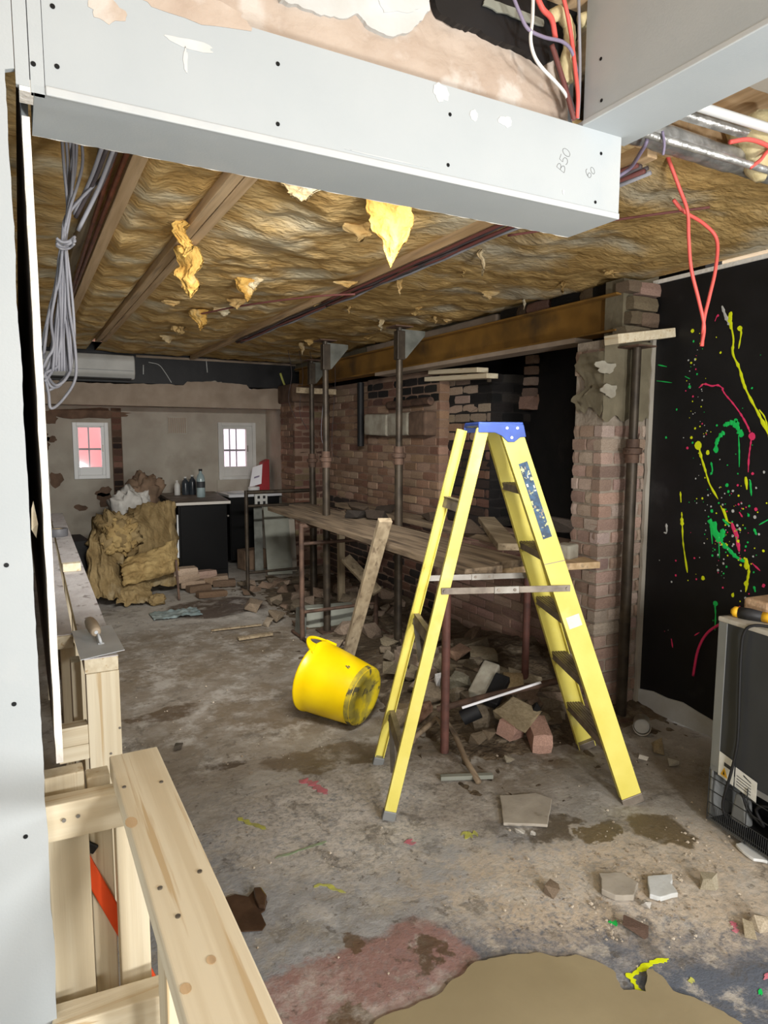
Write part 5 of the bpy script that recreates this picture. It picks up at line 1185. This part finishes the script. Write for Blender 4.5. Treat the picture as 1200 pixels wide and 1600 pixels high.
# things on top of it
kn = thing('hand_tool', FP(.20,.11,HT), 'yellow and black handled tool lying on the refrigerator top', 'tool')
a, b = FP(.020,.038,HT+.022), FP(.235,.125,HT+.022); d = b-a
MB().tube([a, a+d*.05, a+d*.13], [.010,.022,.022], 12).build('tip', M['toolyellow'], parent=kn, smooth='all')
MB().tube([a+d*.13, a+d*.3, a+d*.5], [.0235,.0245,.020], 12).build('grip', M['toolblack'], parent=kn, smooth='all')
MB().tube([a+d*.5, a+d*.62, a+d*.70], [.020,.021,.016], 12).build('rear_band', M['toolyellow'], parent=kn, smooth='all')
MB().tube([a+d*.70, a+d*1.0], [.015,.013], 12).build('rear_grip', M['toolblack'], parent=kn, smooth='all')
ob2 = MB().box(FP(.065,.215,HT+.037), (.11,.22,.073), Matrix.Rotation(.06,3,'Z') @ rotf)
tag(ob2.build('loose_brick', mat('tan_brick', S(196,164,132), S(170,138,108), .9, scale=12, bump=.5, bscale=60, c3=S(206,186,160), s3=9, lo3=.55, hi3=.65), bevel=.010), 'tan brick on the refrigerator top beside the yellow-handled tool', 'brick')
tag(MB().tube(spl([at(1150,965,X=3.17), at(1120,978,X=3.17), at(1102,993,X=3.17), at(1090,1018,X=3.17), at(1083,1056,X=3.18)]), .007, 8).build('pink_hose', M['pink'], smooth='all'), 'dark pink tube curving down from behind the refrigerator', 'tube')

# ================================================================== PAINT SPLATTER ON THE BLACK WALL
XS = XR-.002
def ws(pix, w_, m_, drip=None):
    pts = spl([at(px, py, X=XS) for px, py in pix], 5) if len(pix) > 2 else [at(px, py, X=XS).lerp(at(*pix[-1], X=XS), t/4) for (px, py) in pix[:1] for t in range(5)]
    n = len(pts); rs = [w_*(.45+1.1*abs(nz((k*.55, pix[0][0]*.013, pix[0][1]*.017)))) for k in range(n)]; rs[0] *= .5; rs[-1] *= .35
    SPL[m_].tube(pts, rs, 8, flat=(Vector((1,0,0)), .12))
def wd(px, py, r, m_):
    p = at(px, py, X=XS); n = 9
    SPL[m_].prism([(p.x, p.y+r*R.uniform(.7,1.2)*math.cos(2*math.pi*k/n), p.z+r*1.1*math.sin(2*math.pi*k/n)) for k in range(n)], (-.0012,0,0))
SPL = {k: MB() for k in ('yel','pink','grn','wht')}
ws([(1143,487),(1142,505),(1146,530),(1145,552),(1155,575),(1162,600),(1172,622),(1186,648),(1200,678)], .0085, 'yel'); ws([(1142,487),(1140,500),(1143,515)], .014, 'yel')
ws([(1155,512),(1158,520),(1154,545)], .006, 'yel'); wd(1082,517,.010,'yel'); wd(1126,551,.006,'yel'); wd(1156,513,.012,'yel')
ws([(1186,640),(1196,655),(1202,690)], .004, 'yel')
ws([(1091,692),(1095,712),(1102,735),(1108,755),(1122,780)], .0075, 'yel'); wd(1091,696,.022,'yel'); wd(1106,707,.012,'yel')
ws([(1102,735),(1112,765),(1118,772)], .004, 'yel')
ws([(1063,768),(1064,785)], .007, 'yel'); ws([(1065,800),(1066,820),(1067,845),(1070,868),(1074,895)], .005, 'yel'); ws([(1065,808),(1066,822)], .010, 'yel')
ws([(1166,876),(1170,890),(1168,905),(1165,925)], .010, 'yel'); ws([(1166,872),(1166,890)], .016, 'yel'); wd(1166,912,.014,'yel'); wd(1145,930,.010,'yel')
ws([(1130,795),(1137,815)], .010, 'yel'); ws([(1165,745),(1167,765)], .009, 'yel'); ws([(1126,790),(1135,812),(1142,818)], .004, 'yel')
ws([(1092,606),(1100,600),(1112,603),(1122,602),(1131,608)], .005, 'pink'); ws([(1128,607),(1133,616),(1145,630),(1158,648),(1168,666),(1172,676)], .006, 'pink')
ws([(1175,675),(1173,692),(1170,715),(1169,738)], .0055, 'pink'); wd(1175,682,.018,'pink'); wd(1122,493,.006,'pink'); ws([(1117,502),(1121,492)], .004, 'pink')
ws([(1143,815),(1147,830),(1152,845),(1155,862)], .011, 'pink'); ws([(1148,825),(1153,842)], .012, 'pink'); wd(1074,700,.007,'pink'); wd(1085,872,.005,'pink')
ws([(1049,998),(1051,1012)], .006, 'pink'); ws([(1175,880),(1188,892)], .005, 'pink'); wd(1193,915,.009,'pink'); wd(1088,905,.005,'pink'); wd(1056,899,.006,'pink'); wd(1056,876,.005,'pink')
ws([(1085,993),(1093,988)], .004, 'pink'); ws([(1155,800),(1160,808)], .006, 'pink'); wd(1176,740,.007,'pink')
ws([(1118,705),(1120,690),(1126,680),(1132,675)], .012, 'grn'); ws([(1130,665),(1138,662),(1148,660),(1154,672),(1158,680)], .015, 'grn'); ws([(1154,680),(1155,705),(1155,730)], .0045, 'grn'); wd(1150,663,.018,'grn'); wd(1158,678,.016,'grn'); wd(1119,703,.015,'grn')
ws([(1111,722),(1113,735),(1110,742)], .007, 'grn')
ws([(1108,812),(1113,822),(1118,838),(1126,842),(1130,826)], .018, 'grn'); ws([(1116,815),(1120,835),(1128,848),(1138,858),(1150,870),(1164,878)], .015, 'grn'); ws([(1123,840),(1124,872)], .005, 'grn'); ws([(1110,815),(1113,850)], .006, 'grn'); ws([(1130,812),(1140,822)], .010, 'grn')
ws([(1117,945),(1118,960),(1117,985)], .0055, 'grn'); wd(1118,943,.013,'grn'); wd(1113,868,.006,'grn'); wd(1136,758,.009,'grn'); wd(1138,768,.007,'grn'); ws([(1172,750),(1174,775)], .006,'grn'); ws([(1178,826),(1182,836)], .009,'grn')
ws([(1186,820),(1204,810)], .004,'grn'); ws([(1178,916),(1180,925)], .009,'grn'); ws([(1028,570),(1042,573)], .005,'grn'); ws([(1026,595),(1050,598)], .003,'grn'); ws([(1070,588),(1078,592)], .004,'grn')
ws([(1041,818),(1042,832)], .008,'wht'); ws([(1037,832),(1042,833)], .007,'wht'); ws([(1128,478),(1134,495),(1140,508)], .010, 'wht')
rr = random.Random(5)
for k in range(230):
    t = rr.random()
    if t < .6: px, py = rr.gauss(1140,26), rr.gauss(835,50)
    elif t < .8: px, py = rr.gauss(1085,14), rr.gauss(640,60)
    else: px, py = rr.uniform(1025,1198), rr.uniform(520,1000)
    if not (1022 < px < 1202 and 440 < py < 1010): continue
    wd(px, py, abs(rr.gauss(0,.0028))+.0016, rr.choice(['yel','pink','grn','wht','grn','wht','yel']))
for k, mb in SPL.items(): lab(mb.build('paint_splatter', M[k], parent=wr), {'yel':'fluorescent yellow paint splatter and runs','pink':'pink paint splatter','grn':'green paint splatter and drips','wht':'whitish specks'}[k])
# a few splashes on the black beam at the back
q = MB(); q.tube(spl([at(438,583,Y=YF), at(444,600,Y=YF), at(452,620,Y=YF), at(458,628,Y=YF)]), .014, 8, flat=(Vector((0,1,0)), .15)); lab(q.build('paint_splatter', M['fy'], parent=bb, smooth='all'), 'yellow-green paint run on the black beam')
q = MB(); q.tube(spl([at(232,566,Y=YF), at(248,570,Y=YF), at(258,582,Y=YF), at(268,598,Y=YF)]), .004, 6, flat=(Vector((0,1,0)), .3)); q.tube([at(322,560,Y=YF), at(324,582,Y=YF)], .005, 6, flat=(Vector((0,1,0)), .3)); q.tube([at(224,570,Y=YF), at(224,585,Y=YF)], .006, 6, flat=(Vector((0,1,0)), .3)); q.build('paint_scratch', M['wht'], parent=bb, smooth='all')
p = at(338,600,Y=YF); q = MB(); q.prism(blobpoly(p.x, p.z, .06, .04, 3, lambda x, z: (x, YF, z)), (0,-.006,0)); q.build('chipped_patch', M['skim'], parent=bb)

# ================================================================== BACK OF THE ROOM
cbn = thing('black_cupboard', (1.75, 7.7, 0), 'black kitchen cupboard with a dusty worktop standing out into the room', 'cupboard')
MB().prism([(1.47,7.40,.0),(2.0,7.39,0),(2.18,8.70,0),(1.52,8.70,0)], (0,0,.852)).build('carcass', M['black'], parent=cbn, bevel=.003)
MB().prism([(1.44,7.36,.855),(2.03,7.35,.855),(2.20,8.73,.855),(1.50,8.73,.855)], (0,0,.03)).build('worktop', M['counter'], parent=cbn, bevel=.003)
lab(MB().bar((1.44,7.354,.87),(2.03,7.344,.87),.012,.03,(0,1,0)).build('worktop_edge', M['counteredge'], parent=cbn, bevel=.002), 'pale worktop front edge')
MB().span((1.49,7.378,.12),(1.98,7.392,.84)).build('end_panel', M['black'], parent=cbn, bevel=.002)
MB().cyl((2.0,7.37,.72),(2.0,7.34,.72),.010, n=10).build('knob', M['alu'], parent=cbn, smooth=True)
MB().cyl((1.465,7.42,.28),(1.475,7.42,.75),.018, n=10).build('side_pipe', M['white'], parent=cbn, smooth=True)
un = thing('sink_cupboard', (2.5, 8.4, 0), 'black sink cupboard against the back wall under the right window', 'cupboard')
MB().span((2.24,8.14,.06),(2.88,8.70,.85)).build('carcass', M['black'], parent=un, bevel=.003)
MB().span((2.22,8.10,.85),(2.90,8.74,.882)).build('worktop', M['ceram'], parent=un, bevel=.003)
sk = MB().lathe([(.20,.884),(.21,.892),(.195,.893),(.18,.882),(.16,.80),(0,.79)], 24, Matrix.Translation((2.50,8.38,0)) @ Matrix.Diagonal((1.1,.9,1,1))).build('sink_bowl', M['ceram'], parent=un, smooth=True)
MB().tube(spl([(2.70,8.62,.885),(2.70,8.62,1.0),(2.67,8.56,1.05),(2.64,8.50,1.02)]), .012, 10).build('tap', M['steelblade'], parent=un, smooth='all')
MB().span((2.25,8.125,.10),(2.55,8.14,.83)).build('door', M['black'], parent=un, bevel=.002)
MB().span((2.56,8.125,.10),(2.87,8.14,.83)).build('door', M['black'], parent=un, bevel=.002)
for k, (px, hgt, r, m_, lb) in enumerate(((277,.18,.035,'offwhite','pale slim bottle, leftmost of the bottles on the worktop'),(290,.22,.045,'bottle','dark squat bottle second from the left on the worktop'),(301,.24,.045,'bottle','dark bottle beside the clear water bottle'),(314,.33,.05,'clear','tall clear water bottle at the right of the group'))):
    p = at(px, 770, Y=8.35 if k < 3 else 7.95); bz = .885
    t = thing('bottle', (p.x, p.y, bz), lb, 'bottle')
    MB().lathe([(.001,0),(r*.95,.0),(r,.01),(r,hgt*.62),(r*.8,hgt*.76),(r*.35,hgt*.86),(r*.35,hgt*.93),(.001,hgt*.93)], 18, Matrix.Translation((p.x,p.y,bz))).build('bottle_body', M[m_], parent=t, smooth=True)
    MB().cyl((p.x,p.y,bz+hgt*.925),(p.x,p.y,bz+hgt),r*.42,n=12).build('cap', M['rubber'] if k == 3 else M['offwhite'], parent=t, smooth=True)
    if k == 3: MB().lathe([(r+.0008,hgt*.34),(r+.0008,hgt*.56)], 18, Matrix.Translation((p.x,p.y,bz))).build('bottle_label', M['charcoal'], parent=t, smooth=True)
pp = thing('red_box', (2.74,8.5,.885), 'dark red box behind a white printed sheet on the sink worktop', 'box')
MB().prism([(2.70,8.45,.885),(2.86,8.45,.885),(2.86,8.45,1.30),(2.78,8.45,1.26)], (0,.16,0)).build('carton', M['redbox'], parent=pp, bevel=.004)
MB().prism([(2.56,8.36,.95),(2.72,8.36,.99),(2.75,8.40,1.24),(2.62,8.40,1.20)], (0,.008,0)).build('sheet', M['paper'], parent=pp, bevel=.002)
MB().prism([(2.62,8.352,1.06),(2.69,8.354,1.08),(2.695,8.36,1.10),(2.625,8.36,1.08)], (0,-.003,0)).build('print', M['cable_purple'], parent=pp)
tag(MB().lathe([(.001,0),(.05,.0),(.07,.03),(.075,.07),(.06,.075),(.001,.06)], 18, Matrix.Translation((2.60,8.30,.885))).build('white_bowl', M['white'], smooth=True), 'small white bowl by the tap', 'bowl')
so = thing('wall_socket', (2.66,8.08,.80), 'square white wall socket hanging beside the far trestle', 'socket')
p = at(408,781,Y=8.05)
MB().box((p.x,8.06,p.z),(.16,.04,.19)).build('socket_box', M['offwhite'], parent=so, bevel=.006)
for dx in (-.035,.035):
    for dz in (-.035,.035): MB().box((p.x+dx,8.037,p.z+dz),(.03,.008,.035)).build('socket_hole', M['rubber'], parent=so)
MB().span((p.x-.07,8.08,.0),(p.x+.07,8.10,p.z)).build('back_board', M['skim'], parent=so)
# pale panels leaning at the back
for k, (pa_, pb_, wd_, m_, lb) in enumerate((((438,905),(446,800),.30,'greyboard','widest pale panel leaning under the far end of the boards'),((458,905),(462,805),.10,'skim','narrow pale panel leaning right of the widest one'),((405,880),(410,800),.10,'plate','grey strip leaning left of the widest pale panel'))):
    a = at(*pa_, Y=7.3+.1*k); a.z = .01; b = Vector((a.x+.04, 7.55+.05*k, .80)); tag(MB().bar(a, b, wd_, .015, (1,0,0)).build('leaning_board', M[m_], bevel=.002), lb, 'panel')
tag(MB().box((2.42,7.85,.12),(.3,.2,.24),Euler((0,0,.2)).to_matrix()).build('cardboard_carton', M['bag'], bevel=.01), 'brownish carton on the floor under the sink cupboard edge', 'box')
# insulation heap
def soft(name, c, size, rot, seed, label, m_, amp=.22, f=1.6, cat='insulation', n=3, sq=.7):
    mb = MB(); nu, nv = 40, 26; Rm = Euler(rot).to_matrix()
    def fn(u, v):
        a = 2*math.pi*u; b_ = math.pi*(v-.5); x, y, z = math.cos(b_)*math.cos(a), math.cos(b_)*math.sin(a), math.sin(b_)
        q = Vector([math.copysign(abs(t)**sq, t) for t in (x, y, z)])
        k = 1+amp*nz(q*f+Vector((seed,0,0)), 1, 5)+.5*amp*abs(nz(q*f*2.3+Vector((0,seed,0)), 1, 3))
        p = Vector(c)+Rm @ Vector((q.x*size[0]*k, q.y*size[1]*k, q.z*size[2]*k)); p.z = max(p.z, .003+.004*abs(nz(p*9))); return p
    mb.grid(fn, nu, nv); return tag(mb.build(name, M[m_], smooth='all'), label, cat)
def sheet(cs, th, nrm, seed, label, cr=.05, sag=.06, nu=34, nv=30, m_='insul_heap'):
    """thick crumpled sheet of wool through four corners (top left, top right, bottom right, bottom left)"""
    A, B_, C_, D_ = (Vector(c) for c in cs); nrm = Vector(nrm).normalized(); mb = MB()
    def fn(sg, u, v):
        p = (A*(1-u)+B_*u)*(1-v)+(D_*(1-u)+C_*u)*v
        e = (max(0, math.sin(math.pi*u))**.35)*(max(0, math.sin(math.pi*v))**.35)
        q = Vector((u*1.8+seed, v*1.5, seed*.3))
        p = p + nrm*(sag*math.sin(math.pi*v)*math.sin(math.pi*u*1.2+.3) + cr*(1.5*nz(q*1.3, 1, 3)+.8*abs(nz(q*3.2, 1, 3))-.35) + sg*th*.5*e)
        rim = Vector((nz((u*5, v*5, seed)), 0, nz((u*5+9, v*5, seed))))*.035*(1-e); p += rim
        p.z = max(p.z, .004+.003*sg); return p
    n0 = (nu+1)*(nv+1)
    mb.grid(lambda u, v: fn(1, u, v), nu, nv); mb.grid(lambda u, v: fn(-1, u, v), nu, nv)
    k0 = nu*nv; mb.f[k0:] = [f[::-1] for f in mb.f[k0:]]
    return tag(mb.build('insulation_sheet', M[m_], smooth='all'), label, 'insulation')
fr_n = (-.25,-.9,.35)
sheet([at(200,792,Y=7.35),at(264,780,Y=7.35),at(278,915,Y=6.95),at(186,920,Y=6.85)], .12, fr_n, 2, 'largest olive wool sheet draped down the middle of the heap', .07, .10)
sheet([at(186,876,Y=6.80),at(274,846,Y=6.92),at(281,892,Y=6.72),at(196,916,Y=6.60)], .13, fr_n, 5, 'folded wool sheet with a bright rim at the front of the heap', .05, .08, m_='insul_rim')
sheet([at(148,822,Y=7.10),at(184,850,Y=6.95),at(192,938,Y=6.55),at(128,930,Y=6.60)], .14, fr_n, 9, 'slumped brown wool sheet at the left of the heap', .08, .06)
sheet([at(176,898,Y=6.80),at(235,898,Y=6.82),at(236,942,Y=6.55),at(182,944,Y=6.52)], .07, fr_n, 13, 'small wool sheet lying lowest in front of the heap', .04, .02)
sheet([at(256,783,Y=7.36),at(272,782,Y=7.36),at(279,862,Y=7.30),at(262,866,Y=7.22)], .07, fr_n, 17, 'narrow wool strip hanging against the side of the black cupboard', .04, .03, 14, 26)
soft('insulation_roll', at(180,838,Y=6.95), (.20,.20,.20), (.1,.3,.2), 7, 'rounded wool roll with a ruffled pale end at the upper left of the heap', 'insul_heap', .42, 2.6)
soft('insulation_roll', at(186,838,Y=6.80), (.13,.07,.14), (.1,.2,.2), 33, 'ruffled pale wool tuft on the end of the rounded roll', 'insul_rim', .5, 3.2)
soft('wool_mound', (1.02,7.42,.26), (.36,.20,.30), (0,0,.1), 4, 'shadowed wool mound behind the draped sheets', 'insul_heap', .25)
soft('paper_sack', (1.18,7.80,.90), (.17,.14,.25), (.2,.1,.3), 21, 'crumpled brown sack on top of the wool heap', 'bag', .35, 2.2, 'sack')
soft('paper_sack', (1.02,7.66,.74), (.20,.14,.24), (.1,.1,.1), 25, 'crumpled whitish plastic sack under the brown one', 'whitebag', .4, 2.4, 'sack')
soft('rag_bundle', (1.08,6.55,.045), (.07,.07,.05), (0,0,0), 28, 'small brown tuft in front of the wool heap', 'insul_heap', .3, 2)
tag(MB().box((.42,7.2,.30),(.22,.5,.60),Euler((0,0,.1)).to_matrix()).build('dark_crate', M['darkrecess'], bevel=.01), 'dark crate standing between the timber frame and the wool heap', 'crate')
# brick stack
bs = (('top brick of the left stack in front of the black cupboard',288,886,.235,-.05,S(196,176,156)),('second brick of the left stack',291,901,.165,.06,S(176,156,136)),('third brick of the left stack, pushed to the right',300,916,.095,-.08,S(168,148,128)),
      ('pinkish brick lying on the right stack',318,889,.165,.25,S(186,160,146)),('right end brick of the right stack',338,903,.100,-.35,S(150,132,114)),('tilted brown brick at the front of the right stack',326,912,.09,-.25,S(146,124,102)))
for lb, px, py, z, rz, col in bs:
    p = at(px, py, Y=7.02 if px < 310 else 7.12); fbrick((p.x, p.y, z-.03), (.25,.14,.075), (R.uniform(-.05,.05),R.uniform(-.06,.06),rz+.1), col, lb)
fbrick((1.56,6.92,.035), (.24,.12,.07), (0,0,.2), S(120,100,82), 'dark bottom brick under the left stack'); fbrick((1.86,7.05,.035), (.24,.12,.07), (0,0,-.2), S(110,92,76), 'dark bottom brick under the right stack')
fbrick((1.62,6.62,.03), (.30,.10,.06), (0,.05,.12), S(120,98,78), 'brown brick lying flat in front of the stacks')
tag(MB().bar((1.30,6.62,0),(1.285,6.64,.40),.02,.02,(1,0,0)).build('iron_stake', M['rust'], bevel=.002), 'thin dark iron stake beside the left brick stack', 'stake')
# plastic sheet on the floor near the heap
ps = MB(); ps.grid(lambda u, v: Vector((.95+.42*u, 5.95+.28*v, .006+.03*abs(nz((u*5, v*4, 2))))), 24, 14)
tag(ps.build('plastic_sheet', M['clear'], smooth='all'), 'crumpled clear plastic sheet on the floor before the wool heap', 'sheet')
tag(MB().bar(at(330,985,Z=.012), at(408,976,Z=.012), .03, .012).build('wood_lath', M['pine_dirty'], bevel=.002), 'thin pale lath lying on the floor in the middle distance', 'wood')
tag(MB().bar(at(372,998,Z=.012), at(425,990,Z=.012), .05, .02).build('wood_splinter', M['pine_dirty'], bevel=.002), 'short splintered lath in front of the other one', 'wood')
bpy.context.view_layer.update()
